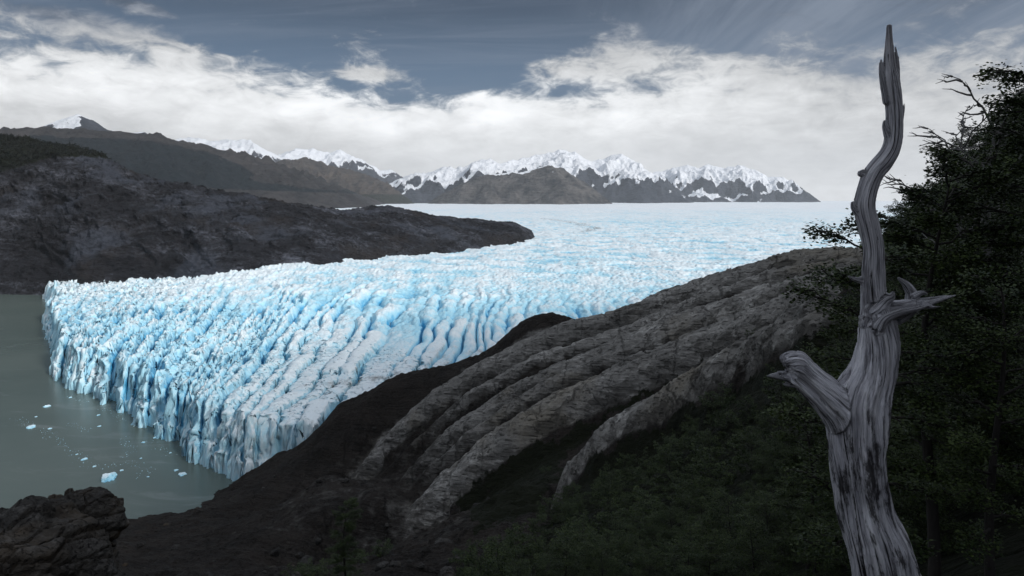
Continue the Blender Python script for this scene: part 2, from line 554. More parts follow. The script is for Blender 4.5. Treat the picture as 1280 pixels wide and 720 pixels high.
VEG = [(560, 722), (640, 690), (700, 640), (740, 565), (800, 535), (880, 500), (950, 470), (1000, 430), (1050, 370), (1075, 330), (1100, 310), (1140, 250), (1200, 130), (1300, 20), (1340, 760), (560, 760)]
VEG2 = [(600, 660), (560, 620), (600, 590), (700, 540), (780, 500), (860, 460), (960, 410), (1000, 395), (860, 475), (760, 525), (705, 575), (680, 640)]
VEG3 = [(330, 760), (350, 640), (400, 600), (470, 640), (520, 760)]
gu, gv = proj(gx, gy, gz)
_d = np.maximum(gy, 4)
gu = gu + 26 * fbm2(gx * 8 / _d ** .5 * .3, gy * .12, 4, 401) * (gy > 4); gv = gv + 26 * fbm2(gx * .25 + 7, gy * .12, 4, 402) * (gy > 4)
ROCKL = [(520, 545), (440, 560), (370, 610), (330, 660), (420, 700), (560, 690), (640, 600), (600, 560)]
ROCKP = [(1085, 308), (990, 312), (760, 388), (640, 430), (500, 520), (520, 560), (560, 590), (610, 570), (700, 520), (850, 455), (1000, 385), (1085, 345)]
inrock = in_poly(gu, gv, ROCKP) & (gy > 100)
gully = inrock & (grock < .30)
grock = np.maximum(grock, .26 * inrock)
grock = np.maximum(grock, .22 * (in_poly(gu, gv, ROCKL) & (gy > 100)))
veg_shade = (in_poly(gu, gv, VEG) | in_poly(gu, gv, VEG2)).astype(float) * (gy > 4)
veg_shade = np.maximum(veg_shade, ((gx > 30) & (np.hypot(gx, gy) > 30) & (gy < 160) & (gx > .62 * gy)).astype(float))
veg_shade *= (1 - .85 * grock)
veg_shade = np.maximum(veg_shade, .46 * gully)  # gully greenery, its dark tint also standing in for shade between ribs
Vg = np.stack([gx, gy, gz], -1).reshape(-1, 3)
nr, nc = gx.shape
Fg = grid_faces(nr, nc)[:, ::-1]
keep = (Vg[Fg, 2].max(1) > -6)
Va, Fa, At = compact(Vg, Fg[keep], {'moss_shade': veg_shade.ravel(), 'rock': grock.ravel()})


def ground_extra(n, c, p):
    r = n.attr('rock')
    g = n.noise(p, 1.3, 7, .7)
    peb = n.smooth(n.noise(p, 3.5, 4, .7), .35, .75)
    scree = n.mix(n.smooth(n.add(n.mul(g, .5), n.mul(n.noise(p, .09, 6, .65), .5)), .36, .64), (.006, .005, .0045), (.032, .026, .022))
    scree = n.mix(n.mul(peb, .30), scree, (.085, .075, .066))
    rm = n.smooth(n.add(r, n.mul(n.sub(n.noise(p, .25, 5, .6), .5), .9)), .2, .55)
    flank_shade = n.smooth(n.add(n.noise(n.map(p, (.10, .5, .35)), 1., 7, .68), n.mul(n.sub(1., r), .34)), .57, .70)  # rib flanks and ends darkened: shade put into the rock colour
    c = n.mix(n.mul(flank_shade, .66), c, (.042, .039, .035))
    return n.mix(rm, scree, c)


M_GROUND = mat_rock('rock_slope', (.050, .048, .045), (.235, .225, .21), (.58, .56, .53), -RANG, 1., (.25, .22, .17), 'moss_shade', (.22, 5., 5.), 1., ground_extra)
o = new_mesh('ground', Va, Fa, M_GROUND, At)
tag(o, 'dark rocky hillside with grey ribs of bare rock running down to the lake', None, None, 'structure')


def gz_at(x, y):
    z, _ = ground(np.array([x], float), np.array([y], float)); return float(z[0])


# ------------------------------------------------------------------ lake
S = 15000
o = new_mesh('lake', [(-S, -600, 0), (S, -600, 0), (S, S, 0), (-S, S, 0)], [(0, 1, 2, 3)], M_WATER)
tag(o, 'still grey green glacial lake below the ice front', None, None, 'structure')

# ------------------------------------------------------------------ glacier
wl = [(308, 604), (288, 594), (272, 584), (237, 572), (231, 553), (217, 555), (199, 549), (201, 535), (183, 531), (177, 519), (153, 519), (139, 505), (123, 485),
      (104, 491), (86, 485), (70, 463), (64, 431), (64, 417), (56, 402), (76, 390), (52, 374), (60, 367)]
front = [(420, 320), (60, 262), (-40, 264)] + [tuple(WZ(u, v, 0)[:2]) for u, v in wl] + [(-660, 930), (-900, 1000), (-3000, 1500)]
YY = np.concatenate([np.geomspace(252, 900, 700), np.geomspace(900, 3000, 300)[1:], np.geomspace(3000, 14000, 160)[1:]])
AA = np.linspace(-.98, .80, 1150)
X = AA[None, :] * YY[:, None]; Y = np.repeat(YY[:, None], len(AA), 1)
dfr, par, side = seg_dist(X.ravel(), Y.ravel(), front)
insidep = in_poly(X.ravel(), Y.ravel(), front + [(-20000, 1500), (-20000, 20000), (20000, 20000), (20000, 320)])
d = np.where(insidep, dfr, -dfr).reshape(X.shape)
x0 = (X - .1 * (Y - 300)) / (1 + .002 * (np.minimum(Y, 1400) - 300))
g = np.maximum(1., Y / 1000.)
gg = np.maximum(YY, 1000.) / 1000.
sY = np.concatenate([[0], np.cumsum(np.diff(YY) / (gg[1:]))])[:, None] + 0 * X
wv = fbm2(X * .02, Y * .02, 3, 5); wv2 = fbm2(X * .07, Y * .04, 3, 7)
tb = np.linspace(-3000, 3000, 6001)
spac = 4.1 + 3.2 / (1 + np.exp(-(tb + 140) / 16))
ncum = np.concatenate([[0], np.cumsum(1 / spac[:-1])])
nn = np.interp(x0 + 5 * wv + 1.6 * wv2, tb, ncum)
# narrow blades, isotropic rubble, long slabs
F1, F2, cid, cx, cy = voro(nn, sY / 22. + .8 * wv, 1)
e = F2 - F1
f1, f2, c2, u2, v2 = voro(X / (5.6 * g) + 1.3 * wv, sY / 8.5 + 1.2 * wv, 2)
e2 = f2 - f1
F3, F4, c3, _, _ = voro(X / (3.6 * g) + wv2, sY / 4.6 + wv2, 22)
e3 = F4 - F3
spac2 = np.interp(x0 + 7 * fbm2(X * .012, Y * .008, 3, 66) + 7.5 * fbm2(X * .03, Y * .013, 3, 68) + .9 * wv2, tb, np.cumsum(np.clip(1 + 1.1 * pn2(tb * .055, tb * 0 + .37, 71), .45, 1.7) / (5.0 + 3.6 / (1 + np.exp(-(tb + 140) / 10)))))
kk = np.floor(spac2); fr = spac2 - kk; ed = np.minimum(fr, 1 - fr) * 2
kid = np.where(fr > .5, kk + 1, kk).astype(np.int64); zer = np.zeros_like(kid)
pres = sstep(-.25, .15, pn2(kid * 7.31, sY / 80. + rnd(kid, zer, zer, 8) * 9, 9) + .30 * (d < 70))
slabid = rnd(kk.astype(np.int64), np.floor(sY / 52. + rnd(kk.astype(np.int64), zer, zer, 4) * 5).astype(np.int64), zer, 6)
cutf = (sY / 52. + rnd(kk.astype(np.int64), zer, zer, 4) * 5) % 1
near = sstep(860, 600, Y - .15 * (X + 100)) * sstep(480, 220, d)
right = 1 / (1 + np.exp(-(x0 + 132) / 9.)) * sstep(560, 390, Y)
bx = np.interp(Y, [250, 400, 560, 700, 800, 1200, 2500, 6000, 10000, 14000], [27, 29, 31, 35, 40, 48, 60, 72, 88, 98])
cliff = np.interp(Y, [250, 560, 700, 800, 900], [27, 25, 20, 12, 8])
base = cliff + (bx - cliff) * sstep(0, 260, d)
base = base + 3.0 * fbm2(X * .010, Y * .006, 4, 61) * sstep(10, 120, d) + sstep(900, 2500, Y) * 5 * fbm2(X * .0035, Y * .0016, 4, 62)
base = base - 7 * right * sstep(-70, 10, X + .1 * (Y - 300))
amp = np.interp(d, [0, 60, 200, 400, 900, 3000, 12000], [13, 12, 6.2, 2.4, 1.3, 1.3, 3.]) * np.interp(Y, [480, 800], [1, .5])
amp = amp * (1 + .35 * fbm2(X * .006, Y * .004, 3, 77)) * (.35 + .85 * sstep(-.28, .32, fbm2(X * .0062, Y * .0030, 4, 78)) * sstep(700, 1000, Y) + .75 * sstep(1000, 700, Y))
fb = fbm2(X / (9 * g) + wv, sY / 14., 6, 9, .6, True)
fb2 = fbm2(X / (30 * g), sY / 60., 4, 19, .55, True)
h1 = amp * (sstep(-.05, .62, e) - 1) + amp * .46 * (cid - .5) + (cx * 2.0 + cy * 2.6) * (cid - .35) * 1.6
h1 = h1 + .20 * amp * fb + .16 * amp * (sstep(0, .4, e3) - 1 + .5 * (c3 - .5))
h2 = .55 * amp * (sstep(0, .6, e2) - 1) * (.3 + c2) + amp * .34 * (c2 - .5) + (u2 * 1.4 + v2 * 1.2) * (c2 - .5) * 2 + .45 * amp * fb + 1.1 * amp * fb2
h2 = h2 + .30 * amp * (sstep(0, .45, e3) - 1 + .6 * (c3 - .5))
ogive = np.sin((Y + .45 * X) * .085 + 5 * wv) * sstep(620, 800, Y) * sstep(2600, 1500, Y)
h2 = h2 + 1.5 * ogive * sstep(-.2, .4, fb2 + .6 * wv)
crest_ = pn2(kid * 3.77, sY / 17. + rnd(kid, zer, zer, 9) * 30, 41)
hs = -amp * 1.0 * (1 - np.clip(ed / .85, 0, 1)) ** 1.7 * (.30 + .70 * pres) + 3.6 * (slabid - .5) + 2.8 * crest_ - 3.2 * (1 - sstep(0, .07, np.minimum(cutf, 1 - cutf))) * (slabid > .25)
hs = hs + .15 * amp * fb + .16 * amp * (sstep(0, .35, e) - 1) + .13 * amp * (sstep(0, .4, e3) - 1)
fin = sstep(460, 230, d + 70 * wv) * sstep(900, 680, Y)
h1 = h1 * (1 - fin) + hs * fin
crk = (1 - sstep(.05, .24, ed)) * np.clip(pres + .25, 0, 1)
h3 = -13 * crk * sstep(-30, 60, d + 40) + 3.6 * (slabid - .5) - 1.6 * (1 - ed) ** 2 - 3. * (1 - sstep(0, .07, np.minimum(cutf, 1 - cutf))) * (slabid > .45)
h3 = h3 + .45 * fbm2(X * .10, Y * .10, 4, 67)
hh = (h1 * near + h2 * (1 - near)) * (1 - right) + h3 * right
z = base + hh + .35 * fbm2(X * .3, Y * .3, 3, 10) * (Y < 1500)
top = base + amp * .3 * (1 - right)
deep = np.clip((top - z) / (amp * 1.15 + 1.6), 0, 1)
# calving face
rf = np.maximum(right, fin)
blk = cid * (1 - rf) + slabid * rf
dd = d + (blk - .5) * 8 + 2.6 * fbm2(X * .10, Y * .10, 3, 15) + .9 * fbm2(X * .5, Y * .5, 3, 18, .6, True)
stepz = .55 * sstep(-.8, 1.2, dd) + .45 * sstep(1.6, 4.6 + 3 * blk, dd)
z = -8 + (z + 8) * stepz * (1 - .10 * sstep(9, 0, dd))
# broken facets on the steep faces: push sideways with height
nf = (Y < 950) & (d < 130) & (d > -12)
q = (X[nf], Y[nf], z[nf])
fx_ = fbm3(q[0] * .28, q[1] * .28, q[2] * .16, 3, 301); fy_ = fbm3(q[0] * .28, q[1] * .28, q[2] * .16, 3, 302)
va, vb_ = voro3(q[0] * .34 + .5 * fx_, q[1] * .34 + .5 * fy_, q[2] * .15 + .3 * fx_, 305)
vc, vd = voro3(q[0] * .75, q[1] * .75, q[2] * .42, 315)
low_ = sstep(32, 24, q[2])
X[nf] += .7 * fx_ + low_ * (2.3 * (va - .5) + .9 * (vc - .5)); Y[nf] += .9 * fy_ + low_ * (2.8 * (vb_ - .5) + 1.1 * (vd - .5))
deep = deep * (.30 + .70 * sstep(-1, 9, dd))
# dirt: along the right margin, a thin medial band, scattered
dirt = .55 * right * sstep(-75, -5, X + .1 * (Y - 300)) + .16 * right
dirt = np.maximum(dirt, .72 * np.exp(-((Y - (352 + .5 * (X + 78))) / 13) ** 2 - ((X + 78) / 30) ** 2))
px_u, px_v = proj(X, Y, z)
md, _, _ = seg_dist(X.ravel(), Y.ravel(), [tuple(W(*q)[:2]) for q in ((680, 275, 2200), (720, 281, 1900), (745, 290, 1600), (735, 296, 1480))])
dirt = np.maximum(dirt, .62 * sstep(45, 8, md.reshape(X.shape)))
dirt = np.maximum(dirt, .40 * np.exp(-((X - 120) / 130) ** 2 - ((Y - 1900) / 500) ** 2))
Vi = np.stack([X, Y, z], -1).reshape(-1, 3)
Fi = grid_faces(*X.shape)
ok = (Vi[Fi, 2].max(1) > -1.5)
Vi, Fi, Ai = compact(Vi, Fi[ok], {'deep': deep.ravel(), 'dirt': dirt.ravel()})
o = new_mesh('glacier', Vi, Fi, M_ICE, Ai)
tag(o, 'wide pale blue glacier split by crevasses, ending in an ice cliff at the lake', 'glacier')

# ------------------------------------------------------------------ ice in the lake
def floe(u, v, wpx, seed, label, tall=.45):
    c = WZ(u, v, 0); r = wpx / 2 / F * c[1]
    nu, nv = 26, 16
    th = np.linspace(0, 2 * math.pi, nu, endpoint=False); ph = np.linspace(-1.2, math.pi / 2, nv)
    T, Pq = np.meshgrid(th, ph)
    dx, dy, dz = np.cos(Pq) * np.cos(T), np.cos(Pq) * np.sin(T), np.sin(Pq)
    k = 1 + .5 * fbm3(dx * 1.3 + seed, dy * 1.3, dz * 1.3, 4, seed)
    k *= 1 - .25 * (pn3(dx * 2.5, dy * 2.5 + seed, dz * 2, seed + 3) > .15)
    V = np.stack([dx * k * r, dy * k * r * 1.15, dz * k * r * tall], -1).reshape(-1, 3)
    i = np.arange(nv - 1)[:, None] * nu; j = np.arange(nu)[None, :]
    Fc = np.stack([i + j, i + (j + 1) % nu, i + nu + (j + 1) % nu, i + nu + j], -1).reshape(-1, 4)
    dp = np.clip(.55 - V[:, 2] / (r * tall + .01) * .5, 0, 1)
    ob = new_mesh('ice_floe', V, Fc, M_ICE, {'deep': dp, 'dirt': dp * 0}, smooth=False)
    ob.location = (c[0], c[1], -.05 * r)
    return tag(ob, label, 'ice floe', 'ice floes adrift on the lake')


floe(137, 598, 19, 3, 'largest ice floe, bright blue, adrift in front of the ice cliff', .7)
floe(228, 593, 9, 5, 'second largest floe, rounded and white, right of the blue floe')
floe(220, 588, 5, 6, 'small white floe just left of the rounded white one near the cliff')
floe(39, 534, 10, 8, 'bluish low floe at the left end of the drifting ice streak')
floe(59, 508, 8, 9, 'white floe on open water nearest the left edge, above the ice streak')
floe(62, 536, 5, 10, 'small floe just right of the bluish low floe in the streak')
floe(194, 547, 5, 12, 'small bluish floe floating close under the ice cliff')
floe(179, 553, 4, 13, 'small pale floe a little left of the bluish one under the cliff')
floe(106, 574, 7, 14, 'pale floe in the middle of the drifting ice streak')
floe(152, 588, 5, 15, 'small pale floe just above and right of the largest blue floe')
floe(124, 533, 4, 16, 'tiny white floe below the bay in the middle of the ice front')
for k, (u, v, w_) in enumerate([(45, 521, 3), (123, 519, 4), (96, 568, 3), (213, 566, 3), (88, 497, 4), (176, 573, 3), (118, 583, 4), (185, 596, 3)]):
    floe(u, v, w_, 30 + k, 'tiny loose bit of white ice scattered on the lake')

bp, bf = [], []
streaks = [[(22, 523), (40, 533), (60, 540), (75, 556), (97, 568), (108, 580), (135, 584), (155, 578)], [(82, 495), (100, 498), (108, 505)], [(125, 505), (145, 522), (175, 527)],
           [(88, 528), (100, 536), (112, 538)], [(150, 548), (165, 560), (160, 570)], [(160, 576), (185, 590), (178, 598)], [(186, 548), (205, 562), (218, 572)]]
for st in streaks:
    P = np.array([WZ(u, v, 0)[:2] for u, v in st])
    L = np.hypot(*np.diff(P, axis=0).T)
    for k in range(len(L)):
        for _ in range(int(L[k] * 1.5) + 3):
            t = rng.random(); q = P[k] * (1 - t) + P[k + 1] * t + rng.normal(0, 1.7, 2)
            s = .07 + .22 * rng.random() ** 3; hgt = .08 + s * .5
            b0 = len(bp); a0 = rng.random() * 6
            for m_ in range(5):
                a = a0 + m_ * 1.2566; rr_ = s * (.6 + .6 * rng.random())
                bp.append((q[0] + rr_ * math.cos(a), q[1] + rr_ * math.sin(a), -.05))
            bp.append((q[0] + rng.normal(0, .1), q[1], hgt))
            bf += [(b0 + m_, b0 + (m_ + 1) % 5, b0 + 5) for m_ in range(5)]
bp = np.array(bp)
o = new_mesh('brash_ice', bp, bf, M_ICE, {'deep': np.full(len(bp), .25), 'dirt': np.zeros(len(bp))}, smooth=False)
tag(o, 'thin winding streaks of broken ice crumbs on the grey lake', 'brash ice', None, 'stuff')

# ------------------------------------------------------------------ dark rock ridge left of the ice
foot = [(-140, 370, 4), (-60, 368, 2), (0, 367, 0), (60, 366, 2), (100, 357, 15), (200, 352, 20), (300, 347, 28), (400, 336, 36), (470, 327, 38), (540, 318, 42), (600, 310, 45), (650, 303, 48), (669, 295, 52)]
crest = [(-140, 176, 1450), (-60, 176, 1380), (0, 182, 1300), (60, 187, 1250), (130, 202, 1200), (175, 230, 1180), (270, 246, 1150), (380, 265, 1120), (430, 270, 1180), (480, 265, 1250), (560, 277, 1300), (640, 281, 1340), (664, 290, 1330)]
FW = np.array([WZ(*q) for q in foot]); CW = np.array([W(*q) for q in crest])
U = np.linspace(0, len(foot) - 1, 1000); T = np.concatenate([np.linspace(-.12, 1, 260), np.linspace(1, 1.9, 60)[1:]])
def ip(A, U): return np.stack([np.interp(U, np.arange(len(A)), A[:, k]) for k in range(3)], -1)
for A in (FW, CW): pass
f_ = ip(FW, U); c_ = ip(CW, U)
ker = np.hanning(61); ker /= ker.sum()
def sm(A):
    P = np.pad(A, ((30, 30), (0, 0)), mode='edge'); return np.stack([np.convolve(P[:, k], ker, 'valid') for k in range(3)], -1)
f_, c_ = sm(f_), sm(c_)
tt = T[:, None]
XX = f_[None, :, 0] * (1 - tt) + c_[None, :, 0] * tt
YR = f_[None, :, 1] * (1 - tt) + c_[None, :, 1] * tt
prof = np.where(tt < 0, tt * 1.2, np.where(tt <= 1, np.sin(np.clip(tt, 0, 1) * math.pi / 2) ** .85, 1 - 1.1 * (tt - 1) ** 1.4))
ZR = f_[None, :, 2] + (c_[None, :, 2] - f_[None, :, 2]) * prof
hgt = (c_[:, 2] - f_[:, 2])[None, :]
k_ = np.clip(np.minimum(tt * 6 + .2, 1), 0, 1) * np.where(tt > 1, 1, np.clip((1.02 - tt) * 5 + .04, 0, 1))
w1 = 30 * fbm2(XX * .008, YR * .008, 3, 201)
rd = fbm2((XX + w1) * .011, (YR + w1) * .013 + ZR * .01, 6, 202, .55, True)
st = fbm2((XX * .6 + YR + w1) * .006, (ZR * 3.2 + (XX - YR) * .55 + w1) * .028, 5, 203, .6, True)
ZR = ZR + k_ * np.sqrt(np.minimum(hgt, 110) / 110) * (15 * rd + 9 * st + 4.4 * fbm2(XX * .07, YR * .07, 4, 204, .6, True))
YR = YR - k_ * np.sqrt(np.minimum(hgt, 110) / 110) * (14 * fbm2((XX + w1) * .018, ZR * .03, 5, 205, .55, True) + 5 * st)
pu, pv = proj(XX, YR, ZR)
wood = sstep(0, 18, np.interp(pu, [-200, 0, 60, 100, 140, 175], [250, 225, 206, 204, 207, 222]) - pv) * (pu < 160)
Vr = np.stack([XX, YR, ZR], -1).reshape(-1, 3)


def ridge_extra(n, c, p):
    wa = n.attr('wood')
    wm = n.smooth(n.add(wa, n.mul(n.sub(n.noise(p, .06, 5, .65), .5), .9)), .4, .6)
    c2_ = n.mix(n.smooth(n.noise(p, .012, 4), .5, .66), c, n.mix(n.noise(p, .2, 5), (.02, .022, .030), (.075, .085, .108)))
    return n.mix(wm, c2_, n.mix(n.noise(p, .3, 4), (.004, .006, .003), (.012, .015, .008)))


M_RIDGE = mat_rock('ridge_rock', (.006, .0065, .0085), (.021, .0215, .026), (.125, .135, .165), .5, .33, (.030, .026, .025), None, (.5, 2.5, 5.), 1., ridge_extra)
o = new_mesh('rock_ridge', Vr, grid_faces(len(T), len(U)), M_RIDGE, {'wood': wood.ravel()})
tag(o, 'dark ice scoured rock ridge between the lake and the upper glacier', None, None, 'structure')

# ------------------------------------------------------------------ far mountains
def mountain(name, mat, crest, label, slope=.62, spurs=(), step=9., front=1.3, rough=1., back=.9, snowline=None, snowamt=0., forest=None, seed=1, base=20., aspect=.12):
    C = np.array([W(*q) for q in crest])
    pts = []
    def dense(P, n_=14):
        P = np.asarray(P, float)
        u_ = np.linspace(0, len(P) - 1, (len(P) - 1) * n_ + 1)
        return ip(P, u_)
    pts.append(dense(C))
    for s in spurs: pts.append(dense([W(*q) for q in s], 10))
    PT = np.vstack(pts)
    hmax = PT[:, 2].max() - base
    x_a, x_b = PT[:, 0].min() - hmax / slope, PT[:, 0].max() + hmax / slope
    y_a, y_b = PT[:, 1].min() - front * hmax / slope, PT[:, 1].max() + back * hmax / slope
    nx = int(min(900, (x_b - x_a) / step)); ny = int(min(420, (y_b - y_a) / (step * 1.5)))
    gx_, gy_ = np.meshgrid(np.linspace(x_a, x_b, nx), np.linspace(y_a, y_b, ny))
    wl_ = hmax * .9
    wx = gx_ + .05 * hmax * fbm2(gx_ / wl_, gy_ / wl_, 4, seed); wy = gy_ + .10 * hmax * fbm2(gx_ / wl_ + 9, gy_ / wl_, 4, seed + 3)
    z_ = np.full(gx_.shape, -1e9)
    cd = np.full(gx_.shape, 1e9)
    for q in pts[0]:
        np.minimum(cd, np.hypot(gx_ - q[0], gy_ - q[1]), out=cd)
    free = .26 + .74 * sstep(0, hmax * .45, cd)
    for q in PT:
        np.maximum(z_, q[2] - slope * np.hypot(wx - q[0], (wy - q[1])), out=z_)
    rel = np.clip((z_ - base) / hmax, 0, 1.2)
    # distance below local crest keeps the skyline
    r1 = fbm2(gx_ / (hmax * .55), gy_ / (hmax * .55), 6, seed + 5, .55, True)
    r2 = fbm2(gx_ / (hmax * .16), gy_ / (hmax * .16), 5, seed + 8, .6, True)
    z_ = z_ + rough * hmax * (.27 * (r1 - .3) * free + .05 * r2 * (.35 + .65 * free)) * np.clip(rel * 3, 0, 1)
    r1s = fbm2(gx_ / (hmax * .55), gy_ / (hmax * .55), 3, seed + 5, .45, True)
    zsm = z_ - rough * hmax * .05 * r2 * (.35 + .65 * free) * np.clip(rel * 3, 0, 1)
    for _ in range(3):
        zp = np.pad(zsm, 2, mode='edge')
        zsm = sum(zp[2 + i_:2 + i_ + ny, 2 + j_:2 + j_ + nx] for i_ in (-2, -1, 0, 1, 2) for j_ in (-2, -1, 0, 1, 2)) / 25.
    gyy, gxx = np.gradient(zsm, (y_b - y_a) / (ny - 1), (x_b - x_a) / (nx - 1))
    slope_ = np.hypot(gxx, gyy)
    at = {}
    if snowline is not None:
        sn = .5 + (z_ - snowline) / (hmax * .55) - .95 * (slope_ - .80) - .11 * r2 + snowamt - .30 * r1s - .12 * r1 + aspect * np.clip(gxx * 1.3, -1, 1)
        at['snow'] = np.clip(sn, 0, 1).ravel()
    if forest:
        fl, fh = forest
        fz = np.interp(gx_, *fl), np.interp(gx_, *fh)
        at['forest'] = (sstep(-20, 20, z_ - fz[0]) * sstep(25, -25, z_ - fz[1])).ravel()
    V = np.stack([gx_, gy_, z_], -1).reshape(-1, 3)
    Fc = grid_faces(ny, nx)
    okf = V[Fc, 2].max(1) > -30
    V, Fc, at = compact(V, Fc[okf], at)
    V[:, 2] = np.maximum(V[:, 2], -35)
    ob = new_mesh(name, V, Fc, mat, at)
    return tag(ob, label, None, None, 'structure')


M_SNOWMT = mat_mountain('snowy_mountain_rock', (.013, .019, .030), (.056, .063, .080))
M_BROWN = mat_mountain('brown_mountain_rock', (.030, .026, .025), (.10, .082, .068), False, ((.012, .016, .012), (.028, .03, .02)))
M_FOREST = mat_mountain('wooded_mountain', (.022, .021, .023), (.056, .050, .050), False, ((.003, .006, .009), (.010, .017, .022)))
M_HUMP = mat_mountain('bare_mountain_rock', (.012, .013, .015), (.125, .115, .108))


def zz(v, Y): return HC - (v - VH) / F * Y


WC = [(-260, 172, 4300), (-120, 165, 4300), (0, 164, 4300), (60, 160, 4300), (130, 164, 4300), (190, 170, 4400), (260, 183, 4600), (330, 204, 5200), (400, 230, 6100), (462, 248, 6900)]
fx = [W(u, 200, np.interp(u, [q[0] for q in WC], [q[2] for q in WC]) * .9)[0] for u in (-200, 0, 130, 190, 250, 330, 400, 460)]
fy = np.interp((-200, 0, 130, 190, 250, 330, 400, 460), [q[0] for q in WC], [q[2] for q in WC]) * .9
flo = [float(zz(v, y)) for v, y in zip((243, 240, 230, 231, 233, 236, 239, 242), fy * .85)]
fhi = [float(zz(v, y)) for v, y in zip((172, 169, 169, 176, 190, 211, 232, 240), fy)]
mountain('wooded_mountain', M_FOREST, WC,
         'broad dark wooded mountain rising behind the left rock ridge', .42, step=9., rough=.75, seed=31,
         spurs=[[(60, 160, 4300), (40, 190, 3600), (60, 225, 3100)], [(190, 170, 4400), (180, 200, 3700), (200, 232, 3200)], [(330, 204, 4900), (330, 225, 4300), (340, 243, 3900)]],
         forest=((fx, flo), (fx, fhi)), snowline=None)
mountain('snow_peak', M_SNOWMT, [(20, 168, 6800), (50, 160, 6600), (68, 153, 6500), (97, 144, 6400), (112, 150, 6450), (135, 163, 6500), (165, 167, 6600), (180, 166, 6600), (200, 176, 6700)],
         'small snow capped peak above the wooded mountain on the left', .75, step=8., seed=41, rough=.4, snowline=zz(160, 6500), snowamt=.14, base=250, aspect=.75, spurs=[[(97, 144, 6400), (102, 160, 6150), (108, 175, 5950)]])
mountain('brown_mountain', M_BROWN, [(335, 214, 7920), (350, 203, 7920), (378, 198, 7920), (400, 204, 7860), (420, 211, 7800), (445, 215, 7800), (462, 222, 7680), (478, 234, 7560), (502, 249, 7560)],
         'bare brown mountain at the foot of the snowy range left of centre', .62, step=8., seed=51, rough=1., forest=(([-5000, 3000], [60, 60]), ([-5000, 3000], [190, 170])),
         spurs=[[(378, 198, 7920), (372, 225, 7440), (375, 243, 7140)], [(420, 211, 7800), (430, 232, 7440), (440, 246, 7200)], [(462, 234, 7320), (480, 236, 7260), (500, 249, 7200)]])
mountain('distant_snow_range', M_SNOWMT, [(215, 178, 10500), (240, 173, 10500), (262, 178, 10400), (290, 175, 10300), (312, 178, 10300), (332, 190, 10300), (350, 200, 10300), (372, 187, 11500), (390, 186, 11600), (405, 193, 11600), (425, 188, 11700), (445, 199, 11700), (462, 208, 11800), (490, 215, 11800), (505, 226, 11800)],
         'pale snow range half lost in cloud behind the brown mountain', .7, step=14., seed=61, snowline=zz(214, 10500), snowamt=.12, base=150)
mountain('snowy_range', M_SNOWMT, [(484, 233, 9000), (505, 222, 8900), (530, 215, 8800), (555, 211, 8700), (580, 207, 8700), (600, 203, 8700), (612, 200, 8600), (625, 207, 8900), (645, 200, 9300), (670, 196, 9500), (700, 189, 9500), (718, 192, 9500), (735, 201, 9500), (755, 199, 9500), (778, 194, 9400), (795, 204, 9400), (812, 216, 9400), (832, 232, 9300), (852, 249, 9200)],
         'rugged snow streaked mountain range beyond the middle of the glacier', .72, step=11., seed=71, snowline=zz(228, 9400), snowamt=.36,
         spurs=[[(612, 200, 8600), (590, 225, 8200), (570, 244, 7900)], [(700, 189, 9500), (712, 215, 8950), (722, 240, 8500)], [(778, 194, 9400), (790, 220, 8900), (800, 243, 8500)], [(530, 215, 8800), (515, 232, 8400), (500, 247, 8100)], [(735, 201, 9500), (745, 222, 9100), (752, 240, 8800)]])
mountain('bare_mountain', M_HUMP, [(545, 247, 7600), (570, 234, 7600), (600, 221, 7600), (625, 217, 7600), (650, 216, 7600), (672, 211, 7600), (690, 205, 7650), (705, 212, 7600), (725, 226, 7550), (745, 240, 7500), (756, 249, 7500)],
         'bare dark mountain in front of the middle snow range', .75, step=9., seed=81, rough=.7, snowline=zz(208, 7600), snowamt=.06,
         spurs=[[(690, 205, 7650), (700, 228, 7250), (705, 245, 6950)], [(625, 217, 7600), (615, 234, 7300), (610, 247, 7100)]])
mountain('right_snow_range', M_SNOWMT, [(806, 228, 11200), (820, 216, 11200), (838, 212, 11200), (858, 205, 11100), (870, 210, 11000), (885, 206, 11000), (900, 210, 10900), (925, 208, 10800), (945, 215, 10700), (960, 222, 10600), (978, 221, 10500), (995, 232, 10500), (1008, 243, 10400), (1022, 252, 10400)],
         'snow covered range at the far right end of the glacier', .72, step=11., seed=95, snowline=zz(234, 10800), snowamt=.34,
         spurs=[[(885, 206, 11000), (880, 225, 10500), (876, 243, 10100)], [(925, 208, 10800), (935, 230, 10300), (945, 246, 9900)], [(858, 205, 11100), (850, 228, 10600), (846, 244, 10300)], [(978, 221, 10500), (985, 236, 10200), (992, 249, 10000)]])

